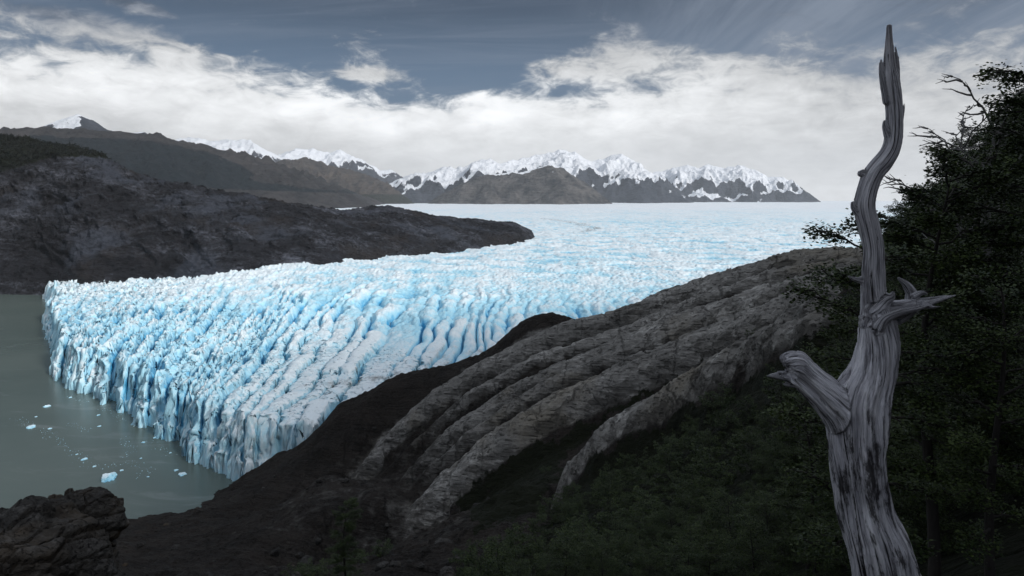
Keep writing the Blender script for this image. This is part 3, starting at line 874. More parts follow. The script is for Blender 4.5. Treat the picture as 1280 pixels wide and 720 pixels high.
# ------------------------------------------------------------------ rock outcrop lower left
def outcrop(name, c, r, seed, label, nu=220, nv=130, rot=.3):
    th = np.linspace(0, 2 * math.pi, nu, endpoint=False); ph = np.linspace(-.5, math.pi / 2, nv)
    T_, P_ = np.meshgrid(th, ph)
    dx, dy, dz = np.cos(P_) * np.cos(T_), np.cos(P_) * np.sin(T_), np.sin(P_)
    sq = (np.abs(dx) ** 3 + np.abs(dy) ** 3 + np.abs(dz) ** 3) ** (-1 / 3)
    k = (.55 * sq + .45) * (1 + .42 * fbm3(dx * 1.3 + seed, dy * 1.3, dz * 1.3, 3, seed))
    x_, y_, z_ = dx * k * r[0], dy * k * r[1], dz * k * r[2]
    stq = 1 - np.abs(fbm3(x_ * .3 + z_ * .3, y_ * .5, (z_ - x_ * .5) * 1.5, 4, seed + 4))
    F1, F2, cid, _, _ = voro((x_ + .5 * z_) * .7, (z_ - .4 * x_ + y_ * .6) * .9, seed)
    dsp = .40 * (stq - .7) + .30 * (cid - .5) - .35 * sstep(.12, 0, F2 - F1) + .16 * fbm3(x_ * 2.2, y_ * 2.2, z_ * 2.2, 4, seed + 7)
    x_ = x_ + dx * dsp; y_ = y_ + dy * dsp; z_ = z_ + dz * dsp
    V = np.stack([x_, y_, z_], -1).reshape(-1, 3)
    i = np.arange(nv - 1)[:, None] * nu; j = np.arange(nu)[None, :]
    Fc = np.stack([i + j, i + (j + 1) % nu, i + nu + (j + 1) % nu, i + nu + j], -1).reshape(-1, 4)
    ob = new_mesh(name, V, Fc, M_OUT)
    ob.location = c; ob.rotation_euler = (0, 0, rot)
    return tag(ob, label, 'rock outcrop')


M_OUT = mat_rock('outcrop_rock', (.010, .009, .009), (.034, .032, .030), (.11, .105, .10), .4, 5., (.075, .055, .035), None, (1., 2.5, 4.), .9)
outcrop('rock_outcrop', W(-16, 772, 34), (5.2, 4.2, 4.9), 5, 'craggy dark rock outcrop filling the lower left corner above the lake')
outcrop('rock_outcrop', W(90, 690, 44), (2.7, 3.0, 3.5), 9, 'smaller rounded rock outcrop behind the corner crag at the lake edge')

bl_proto = []
def boulder_mesh(seed):
    nu, nv = 22, 14
    T_, P_ = np.meshgrid(np.linspace(0, 2 * math.pi, nu, endpoint=False), np.linspace(-1.45, 1.5, nv))
    dx, dy, dz = np.cos(P_) * np.cos(T_), np.cos(P_) * np.sin(T_), np.sin(P_)
    sq = (np.abs(dx) ** 3 + np.abs(dy) ** 3 + np.abs(dz) ** 3) ** (-1 / 3)
    k = sq * (1 + .45 * fbm3(dx * 1.6 + seed, dy * 1.6, dz * 1.6, 4, seed))
    i = np.arange(nv - 1)[:, None] * nu; j = np.arange(nu)[None, :]
    return np.stack([dx * k, dy * k * .8, dz * k * .62], -1).reshape(-1, 3), np.stack([i + j, i + (j + 1) % nu, i + nu + (j + 1) % nu, i + nu + j], -1).reshape(-1, 4)


nb_ = 0; tries = 0
while nb_ < 90 and tries < 4000:
    tries += 1
    Yc = random.uniform(60, 262); uc = random.uniform(150, 640)
    x = (uc - 640) / F * Yc
    z0, rk = ground(np.array([x]), np.array([Yc]))
    ub, vb = proj(np.array([x]), np.array([Yc]), z0)
    if z0[0] < .4 or rk[0] > .4 or vb[0] > 730 or in_poly(ub, vb, VEG)[0]: continue
    k = nb_ % 4
    if nb_ < 4:
        ob = new_mesh('boulder', *boulder_mesh(70 + k), M_OUT, smooth=False); bl_proto.append(ob)
    else:
        ob = bl_proto[k].copy(); COL.objects.link(ob)
    r_ = .35 + .9 * random.random() ** 3 + Yc * .0015
    ob.scale = (r_, r_, r_); ob.rotation_euler = (random.uniform(-.3, .3), random.uniform(-.3, .3), random.uniform(0, 6.28))
    ob.location = (x, Yc, z0[0] + .15 * r_)
    tag(ob, 'loose grey boulder on the dark scree slope above the lake', 'boulder', 'boulders on the scree slope')
    nb_ += 1

# ------------------------------------------------------------------ the dead tree
YS = 7.0
def pxm(px): return px * YS / F
def chain(pts, dy=0.0):
    """pts: (u, v, halfwidth px [, depth offset m])"""
    P = np.array([W(q[0], q[1], YS + dy + (q[3] if len(q) > 3 else 0)) for q in pts]); R = np.array([pxm(q[2] * .80) for q in pts])
    n_ = max(8, int(np.linalg.norm(np.diff(P, axis=0), axis=1).sum() / .03))
    u_ = np.linspace(0, len(P) - 1, n_)
    # Catmull-Rom
    i = np.clip(u_.astype(int), 0, len(P) - 2); f = (u_ - i)[:, None]
    A = np.column_stack([P, R]); A = np.vstack([2 * A[0] - A[1], A, 2 * A[-1] - A[-2]])
    p0, p1, p2, p3 = A[i], A[i + 1], A[i + 2], A[i + 3]
    Q = .5 * (2 * p1 + (p2 - p0) * f + (2 * p0 - 5 * p1 + 4 * p2 - p3) * f ** 2 + (3 * p1 - p0 - 3 * p2 + p3) * f ** 3)
    return Q[:, :3], np.maximum(Q[:, 3], .006)


CH = {
    'trunk': [
        [(1150, 860, 60, .1), (1135, 780, 50, .05), (1109, 722, 43), (1096, 677, 41), (1083, 640, 38), (1076, 604, 37), (1072, 568, 38), (1071, 532, 41), (1076, 500, 39), (1090, 467, 31), (1097, 437, 28), (1096, 409, 25),
         (1091, 375, 19), (1090, 339, 17.5), (1091, 311, 16), (1086, 283, 15.5), (1080, 258, 15), (1084, 236, 14), (1092, 217, 14), (1106, 200, 13.5), (1115, 183, 12.5), (1118, 158, 12), (1117, 130, 11.5), (1113, 100, 12), (1112, 86, 9), (1111.5, 62, 6.2), (1111.5, 31, 3.6)],
        [(1109, 130, 6), (1104, 100, 5), (1101.5, 84, 3.2), (1101, 74, 1.2)],
        [(1119, 125, 6), (1121.5, 95, 3.8), (1122, 80, 2.4), (1119, 58, 1.2)],
        [(1121, 95, 3), (1124, 84, 1.3), (1123, 70, .6)],
        [(1108, 95, 4), (1106, 72, 1.5), (1107, 62, .6)],
        [(1120, 165, 7), (1128, 140, 3), (1130.5, 129, .7)],
        [(1112, 170, 8), (1107, 158, 5), (1106, 150, 2)],
        [(1080, 270, 10), (1069, 260, 6), (1066, 252, 3)],
        [(1090, 225, 9), (1078, 216, 6), (1074, 220, 3)],
        [(1085, 350, 8), (1070, 349, 4), (1060, 345, 1.5)],
    ],
    'limb': [[(1078, 620, 9), (1073, 580, 18), (1066, 548, 26), (1054, 518, 30), (1036, 497, 27), (1018, 480, 25), (1003, 466, 24), (994, 459, 25), (986, 458, 22), (981, 460, 13)],
             [(1000, 474, 13), (984, 470, 8), (970, 469, 5), (958, 470, 1.2)],
             [(1000, 452, 12), (990, 446, 9), (984, 445, 4)],
             [(996, 478, 9), (984, 480, 4), (978, 480, 1)],
             ],
    'branch': [[(1090, 402, 20), (1106, 390, 17), (1122, 386, 13), (1142, 381, 9.5), (1162, 377, 6.5), (1178, 373, 4), (1195, 369, 1)],
               [(1118, 398, 12, .08), (1136, 386, 11, .1), (1140, 370, 9, .1), (1133, 356, 6, .1), (1122, 347, 1.5, .1)],
               [(1097, 412, 8, -.16), (1106, 399, 6, -.2), (1124, 391, 5, -.2), (1146, 386, 4, -.14), (1160, 382, 1.5, -.08)],
               [(1092, 385, 14, -.05), (1104, 375, 11, -.06), (1114, 371, 6, -.05), (1117, 364, 1.5, -.04)],
               [(1150, 380, 6, -.05), (1164, 384, 3, -.06), (1176, 383, .8, -.06)],
               [(1140, 372, 6), (1152, 366, 4), (1160, 368, 1.2)]],
}
allV, allQ, allT = [], [], []
cpts, crad, cs, cidn, ctan = [], [], [], [], []
part_names = ['trunk', 'limb', 'branch']
off = 0
for pi_, nm in enumerate(part_names):
    for ch in CH[nm]:
        P, R = chain(ch)
        V, Q, T3 = tube(P, R, 28)
        allV.append(V); allQ.append(Q + off); allT.append(T3 + off); off += len(V)
        s = np.concatenate([[0], np.cumsum(np.linalg.norm(np.diff(P, axis=0), axis=1))])
        if nm != 'trunk': s = s + 20 * pi_
        cpts.append(P); crad.append(R); cs.append(s); cidn.append(np.full(len(P), pi_))
        t = np.gradient(P, axis=0); ctan.append(t / np.linalg.norm(t, axis=1)[:, None])
me = bpy.data.meshes.new('raw')
faces = [tuple(q) for Q in allQ for q in Q] + [tuple(t) for T3 in allT for t in T3]
me.from_pydata([tuple(v) for V in allV for v in V], [], faces)
tmp = bpy.data.objects.new('raw', me); COL.objects.link(tmp)
md_ = tmp.modifiers.new('r', 'REMESH'); md_.mode = 'VOXEL'; md_.voxel_size = .0095; md_.use_smooth_shade = True
dg = bpy.context.evaluated_depsgraph_get()
ev = tmp.evaluated_get(dg); em = ev.to_mesh()
nv_ = len(em.vertices); VV = np.empty(nv_ * 3); em.vertices.foreach_get('co', VV); VV = VV.reshape(-1, 3)
np_ = len(em.polygons); QQ = np.empty(np_ * 4, np.int32); em.loops.foreach_get('vertex_index', QQ); QQ = QQ.reshape(-1, 4)
ev.to_mesh_clear(); bpy.data.objects.remove(tmp); bpy.data.meshes.remove(me)
CPs, CR, CS, CI, CT = np.vstack(cpts), np.concatenate(crad), np.concatenate(cs), np.concatenate(cidn), np.vstack(ctan)
near_i = np.zeros(nv_, int); joint = np.zeros(nv_)
for i in range(0, nv_, 8000):
    dd_ = np.linalg.norm(VV[i:i + 8000, None, :] - CPs[None], axis=2) - CR[None] * .9
    near_i[i:i + 8000] = dd_.argmin(1)
    per = np.sort(np.stack([dd_[:, CI == q_].min(1) for q_ in range(3)], 1), 1)
    joint[i:i + 8000] = sstep(.07, .02, per[:, 1] - per[:, 0])
wsm = .08 + .55 * sstep(pxm(6), pxm(14), CR[near_i])
# smooth the joints
for it_ in range(44):
    acc = np.zeros_like(VV); cnt = np.zeros(nv_)
    for a, b_ in ((0, 1), (1, 2), (2, 3), (3, 0)):
        np.add.at(acc, QQ[:, a], VV[QQ[:, b_]]); np.add.at(acc, QQ[:, b_], VV[QQ[:, a]])
        np.add.at(cnt, QQ[:, a], 1); np.add.at(cnt, QQ[:, b_], 1)
    VV = VV + (wsm if it_ < 14 else .6 * joint)[:, None] * (acc / cnt[:, None] - VV)
cen = CPs[near_i]; sv = CS[near_i] + ((VV - cen) * CT[near_i]).sum(1)
rad_v = VV - cen - CT[near_i] * ((VV - cen) * CT[near_i]).sum(1)[:, None]
rl = np.linalg.norm(rad_v, axis=1) + 1e-6
ax_ = np.cross(CT[near_i], np.array([0, 1., 0.])); ax_ /= np.linalg.norm(ax_, axis=1)[:, None] + 1e-9
bx_ = np.cross(CT[near_i], ax_)
ang = np.arctan2((rad_v * bx_).sum(1), (rad_v * ax_).sum(1)) + .22 * sv + .22 * np.sin(sv * 1.7)
gr = np.stack([rl * np.cos(ang), rl * np.sin(ang), sv * .12], -1)
gr = np.stack([.18 * np.cos(ang) * (.6 + rl * 2), .18 * np.sin(ang) * (.6 + rl * 2), sv * .3], -1)
# vertex normals
fn = np.cross(VV[QQ[:, 2]] - VV[QQ[:, 0]], VV[QQ[:, 3]] - VV[QQ[:, 1]])
vn = np.zeros_like(VV)
for a in range(4): np.add.at(vn, QQ[:, a], fn)
vn /= np.linalg.norm(vn, axis=1)[:, None] + 1e-12
kr = np.clip(CR[near_i] / .2, .12, 1.2)
n1 = 1 - 2 * np.abs(pn3(gr[:, 0] * 13, gr[:, 1] * 13, gr[:, 2] * 3.0, 5))
n2 = 1 - 2 * np.abs(pn3(gr[:, 0] * 34, gr[:, 1] * 34, gr[:, 2] * 7, 6))
n3 = fbm3(VV[:, 0] * 3.2, VV[:, 1] * 3.2, VV[:, 2] * 2.2, 4, 7)
n4 = sstep(.55, .72, pn3(gr[:, 0] * 9, gr[:, 1] * 9, gr[:, 2] * 2.6, 16) * .5 + .5)
VV = VV + vn * (kr * (.020 * (n1 - .25) + .014 * n2 + .030 * n3 - .045 * n4))[:, None]
zpx = VH + (HC - VV[:, 2]) * F / VV[:, 1]
xpx = 640 + F * VV[:, 0] / VV[:, 1]
char_dark = np.clip((zpx - 390) / 340, 0, .50) * (CI[near_i] == 0)  # darker towards the trunk base
char_dark = np.maximum(char_dark, .45 * np.exp(-((xpx - 1066) / 14) ** 2 - ((zpx - 575) / 26) ** 2))
char_dark = np.maximum(char_dark, .65 * sstep(1108, 1135, xpx) * sstep(395, 340, np.abs(zpx - 0)) * (CI[near_i] == 2))
char_dark = np.maximum(char_dark, .50 * ((CI[near_i] == 1) & (vn[:, 2] < -.1)))  # limb darker on its downward faces
fn = np.cross(VV[QQ[:, 2]] - VV[QQ[:, 0]], VV[QQ[:, 3]] - VV[QQ[:, 1]])
vn2 = np.zeros_like(VV)
for a in range(4): np.add.at(vn2, QQ[:, a], fn)
vn2 /= np.linalg.norm(vn2, axis=1)[:, None] + 1e-12
dead = empty('dead_tree', tuple(W(1150, 860, YS + .1)))
tag(dead, 'bare silver grey dead tree trunk with broken limbs standing at the right', 'dead tree')
pid = CI[near_i]
fp = np.stack([pid[QQ[:, a]] for a in range(4)], -1).max(1)
base_loc = np.array(dead.location)
for k, nm in enumerate(part_names):
    sel = QQ[fp == k]
    V_, F_, A_ = compact(VV - base_loc, sel, {'grain': gr, 'char_dark': char_dark, 'nrm': vn2})
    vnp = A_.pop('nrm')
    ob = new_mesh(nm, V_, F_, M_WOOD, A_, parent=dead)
    ob.data.normals_split_custom_set_from_vertices([tuple(q_) for q_ in vnp])
    if k == 1: ob['label'] = 'thick broken limb stub jutting up to the left'
    if k == 2: ob['label'] = 'twisted splintered branch stub reaching right'

# ------------------------------------------------------------------ living trees
def leaf_quads(C, D, N, L, Wd):
    """rhombic leaves: centre, direction, normal"""
    S_ = np.cross(D, N)
    a = C; b = C + D * (L * .5)[:, None] + S_ * (Wd * .5)[:, None]; c = C + D * L[:, None]; d_ = C + D * (L * .5)[:, None] - S_ * (Wd * .5)[:, None]
    V = np.stack([a, b, c, d_], 1).reshape(-1, 3)
    return V, np.arange(len(V)).reshape(-1, 4)


def unit(a): return a / (np.linalg.norm(a, axis=-1, keepdims=True) + 1e-9)


def gen_tree(seed, H, spread, nbr, leaf, perm, lean=(0, 0), low=.2, r0=None, bare=False, updir=.25, subs=9, trunkseg=8):
    """layered southern beech: trunk, near level branches, flat leafy sprays. Returns wood (V,F) and leaf (V,F,tone)"""
    g_ = np.random.default_rng(seed)
    r0 = r0 or H * .014
    WV, WF = [], []; o_ = 0
    LC, LD, LN = [], [], []

    def put(P, R, seg):
        nonlocal o_
        V, Q, _ = tube(P, R, seg, cap=False)
        WV.append(V); WF.append(Q + o_); o_ += len(V)
    n_ = 14
    t = np.linspace(0, 1, n_)
    ph = g_.random(4) * 6
    TP = np.stack([lean[0] * t * H + .035 * H * np.sin(t * 4 + ph[0]) * t, lean[1] * t * H + .035 * H * np.sin(t * 4.6 + ph[1]) * t, H * t - .3], -1)
    put(TP, r0 * (1 - t) ** .8 + .006, trunkseg)
    for k in range(nbr):
        h = low + (1 - low) * (k + g_.random()) / nbr
        h = min(h, .985)
        i = h * (n_ - 1); i0 = int(i); b0 = TP[i0] * (1 - i + i0) + TP[min(i0 + 1, n_ - 1)] * (i - i0)
        az = k * 2.399 + g_.normal(0, .4)
        prof = max(.22, 1 - abs((h - .52) / .56) ** 2.2) ** .6 * (.62 + .6 * g_.random())
        if h < low + .12: prof *= .75
        L = spread * prof
        up = updir + .9 * max(0, h - .5) + g_.normal(0, .22)
        m = 7; s = np.linspace(0, 1, m)
        dirh = np.array([math.cos(az), math.sin(az), 0]); sidev = np.array([-math.sin(az), math.cos(az), 0])
        bend = g_.normal(0, .18)
        BP = b0 + L * (s[:, None] * dirh + (bend * np.sin(s * 3))[:, None] * sidev * s[:, None]) + np.outer(L * (up * s - .18 * s * s), [0, 0, 1])
        BP[1:] += g_.normal(0, .025 * L, (m - 1, 3))
        put(BP, r0 * .38 * (1 - h * .6) * (1 - s) ** .9 + .004, 5)
        for q in range(subs):
            ss = .22 + .78 * (q + g_.random() * .8) / subs; ss = min(ss, 1)
            ii = ss * (m - 1); j0 = min(int(ii), m - 2); c0 = BP[j0] * (1 - ii + j0) + BP[j0 + 1] * (ii - j0)
            sg = 1 if q % 2 else -1
            a2 = az + sg * (.55 + .5 * g_.random()) * (1 - .5 * ss)
            l2 = L * (.42 - .2 * ss) * (.6 + .7 * g_.random()) + .12 * spread * .5
            d2 = np.array([math.cos(a2), math.sin(a2), .12 + g_.normal(0, .16)])
            u_ = np.linspace(0, 1, 5)
            SP = c0 + l2 * u_[:, None] * d2 - np.outer(.12 * l2 * u_ ** 2, [0, 0, 1]); SP[1:] += g_.normal(0, .05 * l2, (4, 3))
            put(SP, (.006 + .0012 * H) * (1 - u_) + .0025, 4)
            if bare:
                for _ in range(2):
                    w = g_.random(); cc = SP[int(1 + w * 2)]
                    a3 = a2 + g_.normal(0, .8)
                    put(np.stack([cc + l2 * .35 * v_ * np.array([math.cos(a3), math.sin(a3), .5]) + g_.normal(0, .02 * l2, 3) for v_ in (0, .5, 1.)]), np.array([.006, .004, .002]), 4)
                continue
            cnt = max(4, int(perm * l2))
            w = g_.random(cnt) ** .75
            base_ = SP[0] + (SP[-1] - SP[0]) * w[:, None]
            sd = g_.choice([-1, 1], cnt)
            spread_l = (.05 + .26 * l2 * np.sqrt(np.clip(1 - w, .05, 1))) * g_.random(cnt) * sd
            sv_ = np.array([-d2[1], d2[0], 0]); sv_ /= np.linalg.norm(sv_)
            C_ = base_ + spread_l[:, None] * sv_ + spread_l[:, None].__abs__() * .5 * d2 + g_.normal(0, [.03, .03, .05 + .08 * l2], (cnt, 3))
            D_ = unit(d2 + sd[:, None] * sv_ * .8 + g_.normal(0, .35, (cnt, 3)))
            N_ = unit(np.array([0, 0, 1.]) + g_.normal(0, .55, (cnt, 3)))
            N_ = unit(N_ - D_ * (N_ * D_).sum(1)[:, None])
            LC.append(C_); LD.append(D_); LN.append(N_)
    wood = (np.vstack(WV), np.vstack(WF))
    if bare: return wood, None
    LC, LD, LN = map(np.vstack, (LC, LD, LN))
    L = leaf * (.6 + .8 * g_.random(len(LC)))
    V, Fq = leaf_quads(LC, LD, LN, L, L * .72)
    clump = fbm3(LC[:, 0] * 1.1, LC[:, 1] * 1.1, LC[:, 2] * 1.1, 2, seed)
    tone = np.clip(.45 + .5 * clump + .28 * g_.normal(0, 1, len(LC)), 0, 1)
    return wood, (V, Fq, np.repeat(tone, 4))


PROTO = {}
def proto(key, name_bark=M_BARK, **kw):
    wood, lv = gen_tree(**kw)
    PROTO[key] = (wood, lv)
    return key


def mesh_of(key):
    """first use builds the meshes, later uses share them"""
    p = PROTO[key]
    if len(p) == 2:
        (wv, wf), lv = p
        a = new_mesh('trunk', wv, wf, M_GREYBARK if lv is None else M_BARK)
        b_ = new_mesh('crown', lv[0], lv[1], M_LEAF, {'tone': lv[2]}, smooth=False) if lv else None
        PROTO[key] = (a, b_, 1)
        return a, b_
    a, b_ = p[0], p[1]
    a2 = a.copy(); COL.objects.link(a2)
    b2 = None
    if b_:
        b2 = b_.copy(); COL.objects.link(b2)
    return a2, b2


def plant(key, name, loc, rz, sc, label, cat='tree', group=None):
    t_ = empty(name, loc)
    t_.rotation_euler = (0, 0, rz); t_.scale = (sc, sc, sc * (random.uniform(.92, 1.1) if group else 1.))
    a, b_ = mesh_of(key)
    a.parent = t_
    if b_: b_.parent = t_
    return tag(t_, label, cat, group)


# foreground trees (each a build of its own)
proto('n1', seed=1, H=8.4, spread=1.25, nbr=40, leaf=.064, perm=210, low=.22, subs=11)
proto('n2', seed=2, H=9.4, spread=1.9, nbr=44, leaf=.064, perm=190, low=.2, subs=11)
proto('n3', seed=3, H=6.2, spread=1.05, nbr=24, leaf=.052, perm=230, low=.2, subs=9)
proto('bare', seed=5, H=4.6, spread=1.1, nbr=16, leaf=.1, perm=1, low=.35, bare=True, updir=.7, subs=6)
for k in range(3):
    proto('m%d' % k, seed=20 + k, H=6.5, spread=2.2 + .3 * k, nbr=30, leaf=.10, perm=95, low=.16, subs=8)
for k in range(4):
    proto('f%d' % k, seed=40 + k, H=6., spread=2.3 + .25 * k, nbr=24, leaf=.20, perm=36, low=.10, subs=7, trunkseg=5)
for k in range(3):
    proto('s%d' % k, seed=60 + k, H=1.5, spread=1.15, nbr=16, leaf=.11, perm=55, low=.05, subs=7, trunkseg=5)


def on_ground(u, Y, dz=0.):
    x = (u - 640) / F * Y
    return (x, Y, gz_at(x, Y) + dz)


def to_top(u, Y, vtop, H):
    x = (u - 640) / F * Y
    return (HC - (vtop - VH) / F * Y - gz_at(x, Y)) / H


plant('n1', 'beech_tree', on_ground(1168, 15.), .6, to_top(1168, 15., 200, 8.4), 'slim beech tree with dark stem just right of the dead trunk')
plant('n2', 'beech_tree', on_ground(1312, 14.), 2.2, to_top(1312, 14., 84, 9.4), 'tallest beech tree, leafy top reaching the right edge of the sky')
plant('n3', 'beech_tree', on_ground(1086, 10.5), .3, to_top(1086, 10.5, 262, 6.2), 'small beech hidden behind the dead trunk, sprays showing on its left')
plant('n2', 'beech_tree', on_ground(1232, 19.), 4.0, to_top(1232, 19., 178, 9.4), 'leafy beech standing between the slim beech and the right edge')
plant('n1', 'beech_tree', on_ground(1010, 24.), 3.3, .8, 'young beech low on the slope below the broken left limb')
plant('n3', 'beech_tree', on_ground(1240, 9.5), 1.2, .8, 'bushy beech in the lower right corner beside the dead trunk')
plant('bare', 'bare_tree', on_ground(1250, 22.), 1.0, to_top(1250, 22., 98, 4.6), 'leafless grey tree poking out over the wooded hillside at the right', 'bare tree')
plant('bare', 'bare_tree', on_ground(1212, 30.), 2.4, to_top(1212, 30., 138, 4.6), 'smaller leafless tree on the wooded skyline left of the grey one', 'bare tree')
plant('n1', 'beech_tree', on_ground(432, 62.), 1.3, 1.0, 'lone thin beech on the dark slope at the bottom left of centre')

for k, (u, Yb, L_, a_, h_) in enumerate([(1028, 11.5, 1.5, .3, .10), (1052, 10.2, 1.1, -.5, .16), (1012, 13., 1.9, 2.6, .14)]):
    g_ = np.random.default_rng(500 + k); t_ = np.linspace(0, 1, 12)
    b0 = np.array(on_ground(u, Yb)); dr = np.array([math.cos(a_), math.sin(a_) * .5, 0])
    P = b0 + t_[:, None] * L_ * dr + np.cumsum(g_.normal(0, .02, (12, 3)), 0)
    P[:, 2] = [gz_at(q_[0], q_[1]) + .04 + h_ * math.sin(2.6 * tq) for q_, tq in zip(P, t_)]
    V, Q, _ = tube(P, .028 * (1 - t_) + .006, 7, cap=False)
    for m_ in range(3):
        i_ = 3 + 3 * m_ if m_ < 2 else 7
        e_ = P[i_] + np.array([g_.normal(0, .2), g_.normal(0, .1), .22 + .2 * g_.random()])
        V2, Q2, _ = tube(np.stack([P[i_], (P[i_] + e_) / 2 + g_.normal(0, .03, 3), e_]), [.013, .009, .003], 5, cap=False)
        Q = np.vstack([Q, Q2 + len(V)]); V = np.vstack([V, V2])
    o = new_mesh('fallen_branch', V - b0, Q, M_GREYBARK); o.location = b0
    tag(o, ['bare grey fallen branch lying left of the foot of the dead trunk', 'short fallen branch closest to the foot of the dead trunk', 'longest fallen grey branch on the dark slope further left of the trunk'][k], 'branch')

# the wooded slope: nearer trees fine, farther ones coarser
cand = []
tries = 0
while len(cand) < 190 and tries < 30000:
    tries += 1
    Yc = math.exp(random.uniform(math.log(17), math.log(150))); uc = random.uniform(560, 1330)
    x = (uc - 640) / F * Yc
    cand_ok = True
    need = 1.15 + Yc * .012
    for (a, b_, *_r) in cand:
        if (a - x) ** 2 + (b_ - Yc) ** 2 < (need * 1.35) ** 2:
            cand_ok = False; break
    if not cand_ok: continue
    z0, rk = ground(np.array([x]), np.array([Yc])); z0 = float(z0[0])
    if rk[0] > .35: continue
    sc = random.uniform(.6, 1.05) * (1 if Yc > 25 else .7)
    if uc < 1060: sc *= .62
    ub, vb = proj(np.array([x]), np.array([Yc]), np.array([z0]))
    ut, vt = proj(np.array([x]), np.array([Yc]), np.array([z0 + 6 * sc]))
    inb = in_poly(ub, vb, VEG)[0] or in_poly(ub, vb, VEG2)[0]
    lim = np.interp(uc, [560, 640, 690, 720, 780, 850, 930, 1000, 1050, 1075, 1100, 1120, 1150, 1200, 1240, 1280, 1340], [690, 640, 600, 585, 545, 505, 475, 445, 400, 340, 285, 262, 232, 175, 140, 100, 60])
    if not inb or vt[0] < lim: continue
    cand.append((x, Yc, z0, sc, uc, vb[0]))
ng = {'a': 0}
for (x, Yc, z0, sc, uc, vb) in cand:
    key = ('m%d' % random.randrange(3)) if Yc < 48 else ('f%d' % random.randrange(4))
    if uc > 1095:
        lab, grp = 'dark green beech massed on the steep hillside right of the dead trunk', 'beeches on the right hillside'
    elif Yc < 60:
        lab, grp = 'low dark beech on the shaded slope left of the dead trunk', 'beeches on the lower slope'
    else:
        lab, grp = 'small beech between the pale rock ribs in the gully', 'beeches in the gully'
    plant(key, 'beech_tree', (x, Yc, z0 - .1), random.uniform(0, 6.28), sc, lab, 'tree', grp)
# shrubs
ns = 0; tries = 0
while ns < 60 and tries < 8000:
    tries += 1
    Yc = math.exp(random.uniform(math.log(14), math.log(170))); uc = random.uniform(330, 1180)
    x = (uc - 640) / F * Yc
    z0, rk = ground(np.array([x]), np.array([Yc])); z0 = float(z0[0])
    ub, vb = proj(np.array([x]), np.array([Yc]), np.array([z0]))
    if not (in_poly(ub, vb, VEG)[0] or in_poly(ub, vb, VEG2)[0] or in_poly(ub, vb, VEG3)[0]): continue
    if vb[0] > 735: continue
    plant('s%d' % random.randrange(3), 'shrub', (x, Yc, z0 - .05), random.uniform(0, 6.28), random.uniform(.7, 1.4),
          'low dark green shrub on the shaded rocky slope', 'shrub', 'shrubs on the rocky slope')
    ns += 1

# far wood on the ridge top, one mass
tv, tf, tn = [], [], []
idx = np.argwhere((wood > .6) & (pu > -120))
sel = idx[rng.choice(len(idx), min(2600, len(idx)), replace=False)]
LC = []
for (i, j) in sel:
    b0 = np.array([XX[i, j], YR[i, j], ZR[i, j]]); h = rng.uniform(3, 6.5)
    m = 14
    q = rng.normal(0, 1, (m, 3)); q = q / np.linalg.norm(q, axis=1)[:, None] * rng.random((m, 1)) ** .4
    LC.append(b0 + q * [h * .42, h * .42, h * .55] + [0, 0, h * .5])
LC = np.vstack(LC)
D_ = unit(rng.normal(0, 1, LC.shape)); N_ = unit(np.cross(D_, rng.normal(0, 1, LC.shape)))
V_, F_ = leaf_quads(LC, D_, N_, np.full(len(LC), 2.2), np.full(len(LC), 1.6))
o = new_mesh('woodland', V_, F_, M_FARLEAF, {'tone': np.repeat(rng.random(len(LC)) * .12, 4)}, smooth=False)
tag(o, 'distant dark woodland along the top of the left rock ridge', 'woodland', None, 'stuff')

# ------------------------------------------------------------------ sky and light
SUN_EL, SUN_AZ = math.radians(27), math.radians(132)      # azimuth clockwise from +Y
sd = np.array([math.sin(SUN_AZ) * math.cos(SUN_EL), math.cos(SUN_AZ) * math.cos(SUN_EL), math.sin(SUN_EL)])
from mathutils import Vector
sl = bpy.data.lights.new('sun', 'SUN'); sl.energy = 3.05; sl.angle = math.radians(9.); sl.color = (1., .965, .92)
so = bpy.data.objects.new('sun', sl); COL.objects.link(so); so.rotation_euler = Vector(sd).to_track_quat('Z', 'Y').to_euler()
so.location = (500, -200, 600)

world = bpy.data.worlds.new('World'); scene.world = world; world.use_nodes = True
n = NT(world.node_tree)
bg = n.n['Background']
sky = n.n.new('ShaderNodeTexSky'); sky.sky_type = 'NISHITA'; sky.sun_disc = False
sky.sun_elevation = SUN_EL; sky.sun_rotation = SUN_AZ
dirv = n.n.new('ShaderNodeTexCoord').outputs['Generated']
dx, dy, dz = n.sep(dirv)
az = n.m('ARCTAN2', dx, dy); el = n.m('ARCSINE', dz)


def azel(u, v):
    a = (u - 640) / F; t = (VH - v) / F
    return math.atan(a), math.atan(t / math.sqrt(1 + a * a))


def blob(u, v, su, sv, amp_, tilt=0.):
    a0, e0 = azel(u, v); sa = su / F; se = sv / F
    da = n.sub(az, a0); de = n.sub(el, e0)
    if tilt: de = n.sub(de, n.mul(da, tilt))
    q = n.add(n.m('POWER', n.m('ABSOLUTE', n.mul(da, 1 / sa)), 2.), n.m('POWER', n.m('ABSOLUTE', n.mul(de, 1 / se)), 2.))
    return n.mul(n.m('EXPONENT', n.mul(q, -1.)), amp_)


